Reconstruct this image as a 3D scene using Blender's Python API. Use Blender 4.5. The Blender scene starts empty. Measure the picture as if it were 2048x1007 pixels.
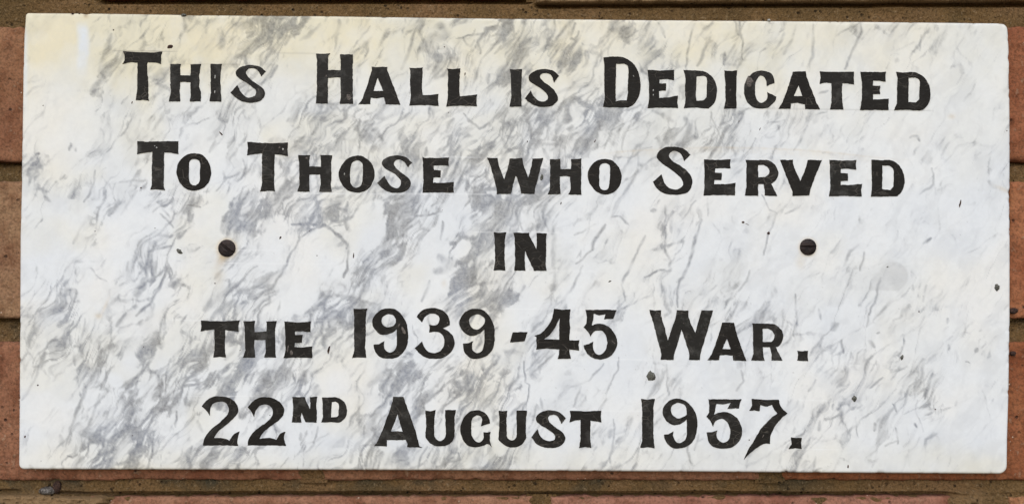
import bpy, bmesh, math, random
import numpy as np
from mathutils import Vector

random.seed(7)
RNG = np.random.default_rng(11)
SC = bpy.context.scene
COL = SC.collection

# ------------------------------------------------------------------ camera, sky, sun, exposure
MM = 0.2625e-3            # metres per photo pixel on the front face of the plaque
THICK = 0.0075            # how far the plaque stands off the brick face
DIST = 0.62               # camera to plaque face
ZC = 1.55                 # height of the view centre above the ground
cam_d = bpy.data.cameras.new("camera")
cam_d.sensor_width = 36.0
cam_d.lens = 36.0 * DIST / (2048 * MM)
cam_d.clip_start = 0.01
cam_d.clip_end = 500.0
cam = bpy.data.objects.new("camera", cam_d)
COL.objects.link(cam)
cam.location = (0.0, -(THICK + DIST), ZC)
cam.rotation_euler = (math.radians(90), 0, 0)
SC.camera = cam

SUN_EL, SUN_AZ = 34.0, 8.0       # degrees; azimuth measured from straight in front of the wall, towards the left
world = bpy.data.worlds.new("World")
SC.world = world
world.use_nodes = True
wt = world.node_tree
wt.nodes.clear()
sky = wt.nodes.new("ShaderNodeTexSky")
sky.sky_type = 'NISHITA'
sky.sun_disc = False
sky.sun_elevation = math.radians(SUN_EL)
sky.sun_rotation = math.radians(180.0 + SUN_AZ)
sky.air_density = 1.0
sky.dust_density = 1.0
sky.ozone_density = 1.0
bg = wt.nodes.new("ShaderNodeBackground")
bg.inputs[1].default_value = 0.10
wo = wt.nodes.new("ShaderNodeOutputWorld")
wt.links.new(sky.outputs[0], bg.inputs[0])
wt.links.new(bg.outputs[0], wo.inputs[0])

sun_d = bpy.data.lights.new("sun", 'SUN')
sun_d.energy = 1.5
sun_d.angle = math.radians(70)
sun_d.color = (1.0, 0.99, 0.975)
sun = bpy.data.objects.new("sun", sun_d)
COL.objects.link(sun)
sun.rotation_euler = (math.radians(90 - SUN_EL), 0, math.radians(-SUN_AZ))
sun.location = (0, -3, 4)

SC.view_settings.view_transform = 'Standard'
SC.view_settings.look = 'None'
SC.view_settings.exposure = 0.50
SC.view_settings.gamma = 1.0

# ------------------------------------------------------------------ helpers
def wx(px, y=-THICK):
    """photo column -> world x on the vertical plane y"""
    return (px - 1024.0) * MM * (DIST + THICK + y) / DIST

def wz(py, y=-THICK):
    return ZC + (503.5 - py) * MM * (DIST + THICK + y) / DIST

def new_obj(name, mesh, mat=None, parent=None, smooth=False):
    o = bpy.data.objects.new(name, mesh)
    COL.objects.link(o)
    if mat is not None and mesh is not None:
        mesh.materials.clear()
        mesh.materials.append(mat)
    if parent is not None:
        o.parent = parent
    if smooth and mesh is not None:
        mesh.polygons.foreach_set("use_smooth", np.ones(len(mesh.polygons), dtype=bool))
    return o

def thing(name, label, cat, loc=(0, 0, 0), group=None):
    o = bpy.data.objects.new(name, None)
    COL.objects.link(o)
    o.location = loc
    o.empty_display_size = 0.02
    o["label"] = label
    o["category"] = cat
    if group:
        o["group"] = group
    return o

def grid_mesh(name, P):
    """P: (ny, nx, 3) array -> mesh; faces look towards -y when rows run down and columns right"""
    ny, nx = P.shape[:2]
    idx = np.arange(ny * nx).reshape(ny, nx)
    f = np.stack([idx[:-1, :-1], idx[1:, :-1], idx[1:, 1:], idx[:-1, 1:]], -1).reshape(-1, 4)
    m = bpy.data.meshes.new(name)
    m.vertices.add(ny * nx)
    m.vertices.foreach_set("co", P.reshape(-1).astype(np.float32))
    m.loops.add(f.size)
    m.loops.foreach_set("vertex_index", f.reshape(-1).astype(np.int32))
    m.polygons.add(len(f))
    m.polygons.foreach_set("loop_start", (np.arange(len(f)) * 4).astype(np.int32))
    m.polygons.foreach_set("loop_total", np.full(len(f), 4, dtype=np.int32))
    m.update(calc_edges=True)
    m.validate()
    return m

def join_grids(name, grids):
    V, F, off = [], [], 0
    for P in grids:
        ny, nx = P.shape[:2]
        idx = np.arange(ny * nx).reshape(ny, nx) + off
        F.append(np.stack([idx[:-1, :-1], idx[1:, :-1], idx[1:, 1:], idx[:-1, 1:]], -1).reshape(-1, 4))
        V.append(P.reshape(-1, 3))
        off += ny * nx
    V = np.concatenate(V); F = np.concatenate(F)
    m = bpy.data.meshes.new(name)
    m.vertices.add(len(V)); m.vertices.foreach_set("co", V.reshape(-1).astype(np.float32))
    m.loops.add(F.size); m.loops.foreach_set("vertex_index", F.reshape(-1).astype(np.int32))
    m.polygons.add(len(F))
    m.polygons.foreach_set("loop_start", (np.arange(len(F)) * 4).astype(np.int32))
    m.polygons.foreach_set("loop_total", np.full(len(F), 4, dtype=np.int32))
    m.update(calc_edges=True)
    return m

_LAT = {}
def vnoise(x, y, seed=0):
    """smooth value noise, 0..1"""
    if seed not in _LAT:
        _LAT[seed] = np.random.default_rng(1000 + seed).random((256, 256))
    L = _LAT[seed]
    xi = np.floor(x).astype(np.int64); yi = np.floor(y).astype(np.int64)
    fx = x - xi; fy = y - yi
    fx = fx * fx * fx * (fx * (fx * 6 - 15) + 10)
    fy = fy * fy * fy * (fy * (fy * 6 - 15) + 10)
    a = L[yi & 255, xi & 255]; b = L[yi & 255, (xi + 1) & 255]
    c = L[(yi + 1) & 255, xi & 255]; d = L[(yi + 1) & 255, (xi + 1) & 255]
    return (a * (1 - fx) + b * fx) * (1 - fy) + (c * (1 - fx) + d * fx) * fy

def fbm(x, y, seed=0, octv=4, gain=0.5):
    s, amp, tot = 0.0, 1.0, 0.0
    for k in range(octv):
        s = s + amp * vnoise(x * 2 ** k + 17.3 * k, y * 2 ** k + 5.1 * k, seed + k)
        tot += amp; amp *= gain
    return s / tot

def sstep(a, b, x):
    t = np.clip((x - a) / (b - a), 0, 1)
    return t * t * (3 - 2 * t)

class NT:
    def __init__(self, name):
        self.m = bpy.data.materials.new(name)
        self.m.use_nodes = True
        self.t = self.m.node_tree
        self.bsdf = next(n for n in self.t.nodes if n.type == 'BSDF_PRINCIPLED')
        self.out = next(n for n in self.t.nodes if n.type == 'OUTPUT_MATERIAL')
    def n(self, typ, **kw):
        nd = self.t.nodes.new(typ)
        for k, v in kw.items():
            setattr(nd, k, v)
        return nd
    def l(self, a, b):
        self.t.links.new(a, b)
    def noise(self, vec, scale, detail=4, rough=0.55, dist=0.0):
        nd = self.n("ShaderNodeTexNoise")
        nd.inputs["Scale"].default_value = scale
        nd.inputs["Detail"].default_value = detail
        nd.inputs["Roughness"].default_value = rough
        nd.inputs["Distortion"].default_value = dist
        self.l(vec, nd.inputs["Vector"])
        return nd.outputs["Fac"]
    def voro(self, vec, scale, feature='F1', out="Distance"):
        nd = self.n("ShaderNodeTexVoronoi", feature=feature)
        nd.inputs["Scale"].default_value = scale
        self.l(vec, nd.inputs["Vector"])
        return nd.outputs[out]
    def ramp(self, fac, stops, interp='LINEAR'):
        nd = self.n("ShaderNodeValToRGB")
        nd.color_ramp.interpolation = interp
        el = nd.color_ramp.elements
        while len(el) < len(stops):
            el.new(0.5)
        for e, (p, c) in zip(el, stops):
            e.position = p
            e.color = (c, c, c, 1) if not isinstance(c, tuple) else (*c, 1)
        self.l(fac, nd.inputs[0])
        return nd.outputs[0]
    def mix(self, fac, a, b, mode='MIX'):
        nd = self.n("ShaderNodeMix", data_type='RGBA', blend_type=mode)
        for s, v in ((0, fac), (6, a), (7, b)):
            if hasattr(v, "is_linked"):
                self.l(v, nd.inputs[s])
            elif s == 0:
                nd.inputs[0].default_value = v
            else:
                nd.inputs[s].default_value = (*v, 1)
        return nd.outputs[2]
    def math(self, op, a, b=0.0):
        nd = self.n("ShaderNodeMath", operation=op)
        for i, v in enumerate((a, b)):
            if hasattr(v, "is_linked"):
                self.l(v, nd.inputs[i])
            else:
                nd.inputs[i].default_value = v
        return nd.outputs[0]
    def bump(self, height, strength, dist, prev=None):
        nd = self.n("ShaderNodeBump")
        nd.inputs["Strength"].default_value = strength
        nd.inputs["Distance"].default_value = dist
        self.l(height, nd.inputs["Height"])
        if prev is not None:
            self.l(prev, nd.inputs["Normal"])
        return nd.outputs[0]
    def attr(self, name):
        return self.n("ShaderNodeAttribute", attribute_name=name).outputs["Fac"]
    def coords(self, jitter=True):
        tc = self.n("ShaderNodeTexCoord").outputs["Object"]
        if not jitter:
            return tc
        oi = self.n("ShaderNodeObjectInfo").outputs["Random"]
        v = self.n("ShaderNodeVectorMath", operation='ADD')
        c = self.n("ShaderNodeCombineXYZ")
        self.l(self.math('MULTIPLY', oi, 37.0), c.inputs[0])
        self.l(self.math('MULTIPLY', oi, 11.0), c.inputs[2])
        self.l(tc, v.inputs[0]); self.l(c.outputs[0], v.inputs[1])
        return v.outputs[0]

# ------------------------------------------------------------------ materials
def mat_brick():
    t = NT("fired clay brick")
    v = t.coords()
    base = t.n("ShaderNodeObjectInfo").outputs["Color"]
    big = t.noise(v, 28, 3, 0.6)
    mid = t.noise(v, 120, 5, 0.65)
    col = t.mix(t.ramp(big, [(0.38, 0.0), (0.64, 1.0)]), base, t.mix(1.0, base, (1.22, 1.38, 1.36), 'MULTIPLY'))
    col = t.mix(t.ramp(mid, [(0.46, 0.0), (0.64, 0.85)]), col, t.mix(1.0, col, (0.60, 0.49, 0.42), 'MULTIPLY'))
    fine = t.noise(v, 700, 3, 0.7)
    col = t.mix(t.ramp(fine, [(0.36, 0.50), (0.55, 0.0)]), col, (0.050, 0.026, 0.014))
    dust = t.noise(v, 240, 4, 0.7)
    col = t.mix(t.ramp(dust, [(0.58, 0.0), (0.72, 0.45)]), col, (0.46, 0.32, 0.21))
    pit = t.voro(v, 230)
    pitn = t.noise(v, 90, 2)
    pm = t.math('MULTIPLY', t.ramp(pit, [(0.10, 1.0), (0.24, 0.0)]), t.ramp(pitn, [(0.52, 0.0), (0.60, 1.0)]))
    col = t.mix(t.math('MULTIPLY', pm, 0.85), col, (0.035, 0.018, 0.012))
    grit = t.voro(v, 330)
    gn = t.noise(v, 60, 2)
    gm = t.math('MULTIPLY', t.ramp(grit, [(0.10, 1.0), (0.17, 0.0)]), t.ramp(gn, [(0.58, 0.0), (0.63, 1.0)]))
    col = t.mix(t.math('MULTIPLY', gm, 0.8), col, (0.60, 0.47, 0.36))
    t.l(col, t.bsdf.inputs["Base Color"])
    t.bsdf.inputs["Roughness"].default_value = 0.92
    t.bsdf.inputs["Specular IOR Level"].default_value = 0.2
    b = t.bump(mid, 0.9, 0.0022)
    b = t.bump(fine, 0.6, 0.0005, b)
    b = t.bump(t.math('SUBTRACT', 1.0, pm), 0.8, 0.0010, b)
    t.l(b, t.bsdf.inputs["Normal"])
    return t.m

def mat_mortar():
    t = NT("weathered sandy mortar")
    v = t.coords(False)
    big = t.noise(v, 16, 3, 0.6)
    col = t.ramp(big, [(0.36, (0.125, 0.080, 0.034)), (0.50, (0.175, 0.104, 0.044)), (0.66, (0.215, 0.125, 0.060))])
    algae = t.noise(v, 22, 5, 0.65, 0.4)
    am = t.math('MULTIPLY', t.ramp(algae, [(0.50, 0.0), (0.62, 0.75)]), t.attr("damp"))
    col = t.mix(am, col, (0.055, 0.052, 0.036))
    fine = t.noise(v, 900, 3, 0.75)
    col = t.mix(t.ramp(fine, [(0.37, 0.60), (0.56, 0.0)]), col, (0.040, 0.025, 0.011))
    sand = t.noise(v, 520, 3, 0.7)
    col = t.mix(t.ramp(sand, [(0.58, 0.0), (0.72, 0.45)]), col, (0.40, 0.29, 0.17))
    smear = t.attr("smear")
    col = t.mix(t.math('MULTIPLY', smear, 0.6), col, (0.38, 0.25, 0.135))
    pit = t.voro(v, 300)
    pn = t.noise(v, 120, 3)
    pm = t.math('MULTIPLY', t.ramp(pit, [(0.12, 1.0), (0.28, 0.0)]), t.ramp(pn, [(0.50, 0.0), (0.60, 1.0)]))
    col = t.mix(t.math('MULTIPLY', pm, 0.85), col, (0.022, 0.015, 0.009))
    t.l(col, t.bsdf.inputs["Base Color"])
    t.bsdf.inputs["Roughness"].default_value = 0.97
    t.bsdf.inputs["Specular IOR Level"].default_value = 0.1
    b = t.bump(t.noise(v, 260, 5, 0.7), 1.0, 0.0022)
    b = t.bump(sand, 0.7, 0.0006, b)
    b = t.bump(t.math('SUBTRACT', 1.0, pm), 0.9, 0.0010, b)
    t.l(b, t.bsdf.inputs["Normal"])
    return t.m

def mat_marble():
    t = NT("veined white marble")
    v = t.coords(False)
    vein = t.attr("vein")
    tone = t.noise(v, 22, 3, 0.5)
    white = t.ramp(tone, [(0.36, (0.690, 0.712, 0.732)), (0.52, (0.728, 0.742, 0.745)), (0.66, (0.748, 0.745, 0.722))])
    fine = t.noise(v, 420, 5, 0.7)
    veinc = t.ramp(t.noise(v, 45, 4, 0.6), [(0.40, (0.192, 0.208, 0.246)), (0.60, (0.210, 0.214, 0.222))])
    vf = t.math('MULTIPLY', vein, t.ramp(fine, [(0.30, 0.72), (0.70, 1.18)]))
    col = t.mix(t.math('MINIMUM', vf, 1.0), white, veinc)
    col = t.mix(t.attr("cream"), col, t.mix(1.0, col, (0.970, 0.880, 0.655), 'MULTIPLY'))
    col = t.mix(t.attr("blue"), col, (0.66, 0.71, 0.78))
    col = t.mix(t.attr("rust"), col, (0.52, 0.37, 0.17))
    col = t.mix(t.attr("grime"), col, (0.10, 0.082, 0.065))
    col = t.mix(t.attr("rule"), col, (0.82, 0.83, 0.83))
    col = t.mix(t.math('MULTIPLY', t.ramp(fine, [(0.35, 0.10), (0.6, 0.0)]), 1.0), col, (0.45, 0.45, 0.45))
    t.l(col, t.bsdf.inputs["Base Color"])
    t.l(t.ramp(t.noise(v, 60, 4, 0.6), [(0.3, 0.38), (0.7, 0.56)]), t.bsdf.inputs["Roughness"])
    t.bsdf.inputs["Specular IOR Level"].default_value = 0.35
    b = t.bump(t.noise(v, 900, 3, 0.6), 0.12, 0.0002)
    t.l(b, t.bsdf.inputs["Normal"])
    return t.m

def mat_letter():
    t = NT("cracked black letter enamel")
    v = t.coords()
    oi = t.n("ShaderNodeObjectInfo").outputs["Random"]
    base = t.mix(oi, (0.0105, 0.0085, 0.0066), (0.0165, 0.0150, 0.0128))
    st = t.n("ShaderNodeMapping")
    st.inputs["Scale"].default_value = (1.0, 1.0, 1.9)
    t.l(v, st.inputs["Vector"])
    wob = t.n("ShaderNodeVectorMath", operation='MULTIPLY_ADD')
    nz = t.n("ShaderNodeTexNoise"); nz.inputs["Scale"].default_value = 300
    t.l(v, nz.inputs["Vector"])
    t.l(nz.outputs["Color"], wob.inputs[0])
    wob.inputs[1].default_value = (0.0016, 0.0016, 0.0016)
    t.l(st.outputs[0], wob.inputs[2])
    crack = t.voro(wob.outputs[0], 165, 'DISTANCE_TO_EDGE')
    gate = t.ramp(t.noise(v, 90, 3), [(0.50, 0.0), (0.62, 1.0)])
    cm = t.math('MULTIPLY', t.ramp(crack, [(0.012, 1.0), (0.045, 0.0)]), gate)
    patch = t.noise(v, 130, 5, 0.7)
    worn = t.math('MULTIPLY', t.ramp(patch, [(0.50, 0.0), (0.70, 0.85)]), oi)
    col = t.mix(worn, base, (0.075, 0.072, 0.066))
    stn = t.n("ShaderNodeMapping")
    stn.inputs["Scale"].default_value = (0.35, 1.0, 1.6)
    t.l(v, stn.inputs["Vector"])
    brush = t.noise(stn.outputs[0], 900, 3, 0.7)
    col = t.mix(t.math('MULTIPLY', t.ramp(brush, [(0.55, 0.0), (0.72, 0.40)]), 1.0), col, (0.055, 0.052, 0.047))
    col = t.mix(t.math('MULTIPLY', cm, 0.42), col, (0.13, 0.115, 0.095))
    t.l(col, t.bsdf.inputs["Base Color"])
    t.bsdf.inputs["Roughness"].default_value = 0.60
    t.bsdf.inputs["Specular IOR Level"].default_value = 0.14
    b = t.bump(t.math('SUBTRACT', 1.0, cm), 0.5, 0.00025)
    b = t.bump(patch, 0.35, 0.0005, b)
    t.l(b, t.bsdf.inputs["Normal"])
    return t.m

def mat_simple(name, c1, c2, scale, rough=0.8, metal=0.0, bump=0.0006):
    t = NT(name)
    v = t.coords()
    n = t.noise(v, scale, 5, 0.65)
    t.l(t.ramp(n, [(0.38, c1), (0.64, c2)]), t.bsdf.inputs["Base Color"])
    t.bsdf.inputs["Roughness"].default_value = rough
    t.bsdf.inputs["Metallic"].default_value = metal
    t.bsdf.inputs["Specular IOR Level"].default_value = 0.3
    t.l(t.bump(n, 0.7, bump), t.bsdf.inputs["Normal"])
    return t.m

M_BRICK, M_MORTAR, M_MARBLE, M_LETTER = mat_brick(), mat_mortar(), mat_marble(), mat_letter()
M_SCREW = mat_simple("oxidised screw metal", (0.009, 0.006, 0.006), (0.030, 0.018, 0.015), 420, 0.55, 0.25, 0.0003)
M_SPLASH = mat_simple("grey cement splash", (0.055, 0.055, 0.045), (0.17, 0.165, 0.14), 900, 0.95)
M_DIRT = mat_simple("dark dirt", (0.020, 0.011, 0.009), (0.085, 0.045, 0.032), 1200, 0.9)
M_CHIP = mat_simple("bare marble chip", (0.30, 0.29, 0.26), (0.55, 0.54, 0.50), 900, 0.8)
M_DULLCHIP = mat_simple("scuffed enamel", (0.055, 0.045, 0.04), (0.17, 0.145, 0.125), 1200, 0.8)
M_FOIL = mat_simple("crumpled grey pellet", (0.030, 0.024, 0.020), (0.26, 0.235, 0.215), 700, 0.42, 0.3, 0.0012)

# ------------------------------------------------------------------ the brick wall
wall = thing("brick_wall", "weathered red brick wall with sandy mortar joints behind the marble plaque", "wall", (0, 0, ZC))
WY = 0.0
def Wx(px): return wx(px, WY)
def Wz(py): return wz(py, WY) - ZC

def brick(x0, x1, y0, y1, seed, color, fine=True):
    """one brick: front face grid with worn arrises, returns + child object"""
    w, h = x1 - x0, y1 - y0
    step = 5.0 if fine else 22.0
    nx, ny = int(w / step) + 1, int(h / step) + 1
    ex = np.array([0, 1.5, 4, 8.0]); 
    xs = np.unique(np.concatenate([ex, np.linspace(12, w - 12, max(3, nx)), w - ex]))
    ys = np.unique(np.concatenate([ex, np.linspace(12, h - 12, max(3, ny)), h - ex]))
    X, Y = np.meshgrid(xs, ys)
    d = np.minimum(np.minimum(X, w - X), np.minimum(Y, h - Y))
    R = 7.0
    arris = np.where(d < R, R - np.sqrt(np.clip(R * R - (R - d) ** 2, 0, None)), 0) * MM
    sx, sy = X + seed * 91.7, Y + seed * 47.3
    wear = sstep(0.56, 0.80, fbm(sx / 40, sy / 40, 40, 3)) * np.exp(-d / 9.0) * 0.0028
    rough = (fbm(sx / 22, sy / 22, 44, 4) - 0.5) * 0.0014 + (fbm(sx / 160, sy / 160, 48, 2) - 0.5) * 0.0022
    dep = arris + wear + rough * np.clip(d / 6, 0.15, 1)
    near = np.exp(-d / 7.0)
    jx = (fbm(sx / 28, sy / 28, 52, 4) - 0.5) * 8.0 * near
    jy = (fbm(sx / 16, sy / 16, 57, 5, 0.65) - 0.5) * 6.0 * near
    P = np.stack([(x0 + X + jx - 1024) * MM * (DIST + THICK) / DIST,
                  WY + dep,
                  (503.5 - (y0 + Y + jy)) * MM * (DIST + THICK) / DIST], -1)
    # sides running back into the wall
    ring = [P[:1], P[-1:], P[:, :1], P[:, -1:]]
    def back(a): 
        b = a.copy(); b[..., 1] = WY + 0.016; return b
    grids = [P,
             np.concatenate([back(P[:1]), P[:1]], 0),
             np.concatenate([P[-1:], back(P[-1:])], 0),
             np.concatenate([back(P[:, :1]), P[:, :1]], 1),
             np.concatenate([P[:, -1:], back(P[:, -1:])], 1)]
    m = join_grids("brick", grids)
    o = new_obj("brick", m, M_BRICK, wall, smooth=True)
    o.color = (color[0] * 1.14, color[1] * 1.04, color[2] * 0.96, 1)
    return o

ROWS = [(-595, -312), (-270, -3), (53, 323), (363, 637), (684, 960), (993, 1268), (1300, 1580)]
def srgb(r, g, b):
    f = lambda c: (c / 255 / 12.92) if c / 255 < 0.04045 else ((c / 255 + 0.055) / 1.055) ** 2.4
    return (f(r), f(g), f(b))
C_PINK, C_RED, C_DARK = (0.255, 0.128, 0.078), (0.230, 0.088, 0.046), (0.150, 0.050, 0.028)
C_TAN, C_ORNG, C_BRN = (0.255, 0.150, 0.088), (0.300, 0.120, 0.060), (0.185, 0.088, 0.052)
AJ = [-1215, -290 - 20, 625, 1540, 2460, 3380]       # perpend centres, odd rows
BJ = [-1690, -770, 148, 1083, 1998, 2915, 3830]      # perpend centres, even rows
BRICK_COL = {(2, 1): (0.205, 0.098, 0.056), (2, 3): (0.215, 0.080, 0.042),
             (3, 1): (0.222, 0.128, 0.078), (3, 4): (0.270, 0.108, 0.055), (3, 3): C_ORNG,
             (4, 1): (0.205, 0.092, 0.056), (4, 2): (0.215, 0.105, 0.064), (4, 3): (0.215, 0.080, 0.038),
             (5, 1): (0.25, 0.14, 0.08), (5, 2): (0.240, 0.120, 0.080), (5, 3): (0.242, 0.112, 0.082), (5, 4): (0.30, 0.15, 0.08),
             (1, 2): C_DARK, (1, 3): C_RED}
pal = [C_PINK, C_RED, C_BRN, C_TAN, C_ORNG]
for r, (ya, yb) in enumerate(ROWS):
    J = AJ if r in (0, 2, 4, 6) else BJ
    for k in range(len(J) - 1):
        x0, x1 = J[k] + 19, J[k + 1] - 19
        if x1 < -1300 or x0 > 3400:
            continue
        if (r == 2 and k == 2) or (r == 3 and k == 2) or (r == 3 and k == 3 and False):
            continue                                   # wholly behind the plaque
        vis = r in (1, 2, 3, 4, 5) and x1 > -20 and x0 < 2070
        if r == 3 and k == 3:
            x1 = J[4] - 19
        if r == 1 and k == 3: ya_, yb_ = ya, yb - 4
        else: ya_, yb_ = ya, yb
        brick(x0, x1, ya_, yb_, r * 7 + k + 1, BRICK_COL.get((r, k), pal[(r * 3 + k) % 5]), fine=vis)

# mortar: bed joints and perpends as raked strips with a ruled groove where the photograph shows one
grids, damp, smear = [], [], []
def strip(x0, x1, y0, y1, sx, sy, depth_fn):
    xs = np.arange(x0, x1 + sx * .5, sx); ys = np.arange(y0, y1 + sy * .5, sy)
    X, Y = np.meshgrid(xs, ys)
    D, dm, sm = depth_fn(X, Y)
    P = np.stack([(X - 1024) * MM * (DIST + THICK) / DIST, WY + D,
                  (503.5 - Y) * MM * (DIST + THICK) / DIST], -1)
    grids.append(P); damp.append(dm.reshape(-1)); smear.append(sm.reshape(-1))

def rough_m(X, Y, s=0):
    return (fbm(X / 14 + s, Y / 14, 60, 4) - 0.5) * 0.0022 + (fbm(X / 60 + s, Y / 40, 66, 3) - 0.5) * 0.0022

def bed_plain(X, Y):
    D = 0.0030 + rough_m(X, Y)
    return D, np.full_like(X, 0.45), np.zeros_like(X)

def bed_mid(yc, hh):
    def f(X, Y):
        t = (Y - yc) / hh
        D = 0.0050 - 0.0016 * t + rough_m(X, Y) * 1.3
        D = D + 0.003 * sstep(-0.55, -1.0, t)
        return D, np.full_like(X, 0.75), np.zeros_like(X)
    return f

def bed_top(X, Y):
    D = 0.0016 + rough_m(X, Y) * 0.7
    wob = (fbm(X / 90, X * 0 + 3.1, 70, 3) - 0.5) * 3.0
    left = sstep(185, 215, X) * (1 - sstep(1040, 1075, X))
    right = sstep(1062, 1090, X)
    gl = np.exp(-(np.abs(Y - 1.5 - wob * .4) / 4.6) ** 4) * left
    slope = (X - 1080) * -0.0022
    gr = np.exp(-(np.abs(Y - 10.0 - slope - wob * .6) / 4.3) ** 4) * right
    D = D + 0.0068 * np.clip(gl + gr, 0, 1)
    lip = right * sstep(7.5, 4.5, Y - slope - wob * .6)
    rg = (fbm(X / 6, Y / 5, 74, 3) - 0.5)
    D = D - lip * (0.0042 + rg * 0.0030)
    return D, np.zeros_like(X) + 0.12, lip

def bed_bot(X, Y):
    wob = (fbm(X / 110, X * 0 + 9.7, 78, 3) - 0.5) * 4.0
    t = (Y - 960) / 26.0
    D = 0.0034 - 0.0022 * np.clip(t, 0, 1) + rough_m(X, Y) * 0.75
    on = sstep(90, 130, X) * (1 - 0.85 * sstep(1880, 1925, X)) 
    g = np.exp(-(np.abs(Y - 989.0 - wob) / 4.6) ** 4) * on
    gl = np.exp(-(np.abs(Y - 983.0) / 3.5) ** 2) * (1 - sstep(28, 45, X))
    D = D + 0.0072 * g + 0.003 * gl
    left = (1 - sstep(190, 225, X + (fbm(X / 20, Y / 9, 81, 3) - .5) * 50)) * sstep(985, 993, Y)
    right = np.exp(-((X - 1945) / 38.0) ** 2) * sstep(978, 988, Y)
    lump = (fbm(X / 9, Y / 8, 84, 4) - 0.5)
    D = D - left * (0.0036 + lump * 0.0034) - right * (0.0034 + lump * 0.0045)
    return D, np.clip(1.35 - 0.9 * t, 0.1, 1.3) * (1 - 0.75 * sstep(1560, 1680, X)) * (1 - left), np.clip(left + 0.4 * right, 0, 1) * 0.8

for r in range(len(ROWS) - 1):
    ya, yb = ROWS[r][1] - 9, ROWS[r + 1][0] + 9
    if r == 1:
        strip(-30, 2080, -9, 62, 4, 1.5, bed_top)
        strip(-1300, -30, ya, yb, 14, 6, bed_plain); strip(2080, 3400, ya, yb, 14, 6, bed_plain)
    elif r == 4:
        strip(-30, 2080, 948, 1014, 4, 1.5, bed_bot)
        strip(-1300, -30, ya, yb, 14, 6, bed_plain); strip(2080, 3400, ya, yb, 14, 6, bed_plain)
    elif r in (2, 3):
        f = bed_mid((ROWS[r][1] + ROWS[r + 1][0]) / 2, (ROWS[r + 1][0] - ROWS[r][1]) / 2)
        strip(-40, 70, ya, yb, 2.5, 2, f); strip(70, 1970, ya, yb, 50, 8, f); strip(1970, 2090, ya, yb, 2.5, 2, f)
        strip(-1300, -40, ya, yb, 14, 6, bed_plain); strip(2090, 3400, ya, yb, 14, 6, bed_plain)
    else:
        strip(-1300, 3400, ya, yb, 14, 6, bed_plain)
def perp(X, Y):
    return 0.0022 + rough_m(X, Y, 5), np.full_like(X, 0.7), np.zeros_like(X)
def perp_flush(X, Y):
    return 0.0004 + rough_m(X, Y, 5), np.full_like(X, 0.9), np.zeros_like(X)
for r, (ya, yb) in enumerate(ROWS):
    for j in (AJ if r in (0, 2, 4, 6) else BJ):
        if j < -1300 or j > 3400:
            continue
        near = -40 < j < 2090
        fn = perp_flush if r == 4 else perp
        strip(j - 30, j + 30, ya - 4, yb + 4, 3 if near else 12, 3 if near else 14, fn)
mm = join_grids("mortar", grids)
a = mm.attributes.new("damp", 'FLOAT', 'POINT'); a.data.foreach_set("value", np.concatenate(damp).astype(np.float32))
a = mm.attributes.new("smear", 'FLOAT', 'POINT'); a.data.foreach_set("value", np.concatenate(smear).astype(np.float32))
new_obj("mortar", mm, M_MORTAR, wall, smooth=True)
# backing masonry behind the joints
bk = bmesh.new()
bmesh.ops.create_cube(bk, size=1.0)
for vtx in bk.verts:
    vtx.co.x = Wx(-1300) if vtx.co.x < 0 else Wx(3400)
    vtx.co.y = 0.0145 if vtx.co.y < 0 else 0.11
    vtx.co.z = Wz(1580) if vtx.co.z < 0 else Wz(-595)
bm_ = bpy.data.meshes.new("masonry_core"); bk.to_mesh(bm_); bk.free()
for nm in ("damp", "smear"):
    bm_.attributes.new(nm, 'FLOAT', 'POINT')
new_obj("masonry_core", bm_, M_MORTAR, wall)

# ------------------------------------------------------------------ the marble plaque
plaque = thing("marble_plaque", "white grey-veined marble dedication plaque with black lettering screwed to the brick wall", "plaque", (0, -THICK, ZC))
def Px(px): return (px - 1024.0) * MM
def Pz(py): return (503.5 - py) * MM

NX, NY = 986, 456
def poly_at(pts, t, axis):
    p = np.array(pts, float)
    return np.interp(t, p[:, axis], p[:, 1 - axis])
EL = [(50.5, 20), (49, 45), (47, 70), (45, 140), (43.5, 250), (42, 330), (41.5, 350), (42, 362), (40.5, 420), (39, 470), (38.5, 600), (37.5, 800), (36.5, 950)]
ER = [(2015, 40), (2018, 70), (2019.5, 105), (2017.8, 116), (2020, 125), (2020.5, 200), (2021, 300), (2021, 376), (2018.6, 384), (2020.5, 396), (2021.3, 480), (2021.3, 640), (2019, 790), (2016, 880), (2015, 960)]
ET = [(36, 25.5), (160, 26.5), (171, 28.5), (182, 26.5), (360, 29.5), (368, 31.5), (376, 30), (650, 32), (1000, 37), (1350, 40), (1700, 43), (2025, 46.5)]
EB = [(30, 938), (300, 939), (650, 939.5), (1000, 941), (1350, 943), (1700, 945.5), (2025, 947.5)]
ss = np.linspace(0, 1, NX); tt = np.linspace(0, 1, NY)
U, V = np.meshgrid(ss, tt)
topx = 50 + ss * (2014 - 50); botx = 36.5 + ss * (2015 - 36.5)
topy = poly_at(ET, topx, 0); boty = poly_at(EB, botx, 0)
YY = topy[None, :] * (1 - V) + boty[None, :] * V
lx = poly_at(EL, YY[:, 0], 1); rx = poly_at(ER, YY[:, -1], 1)
XX = lx[:, None] * (1 - U) + rx[:, None] * U
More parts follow.
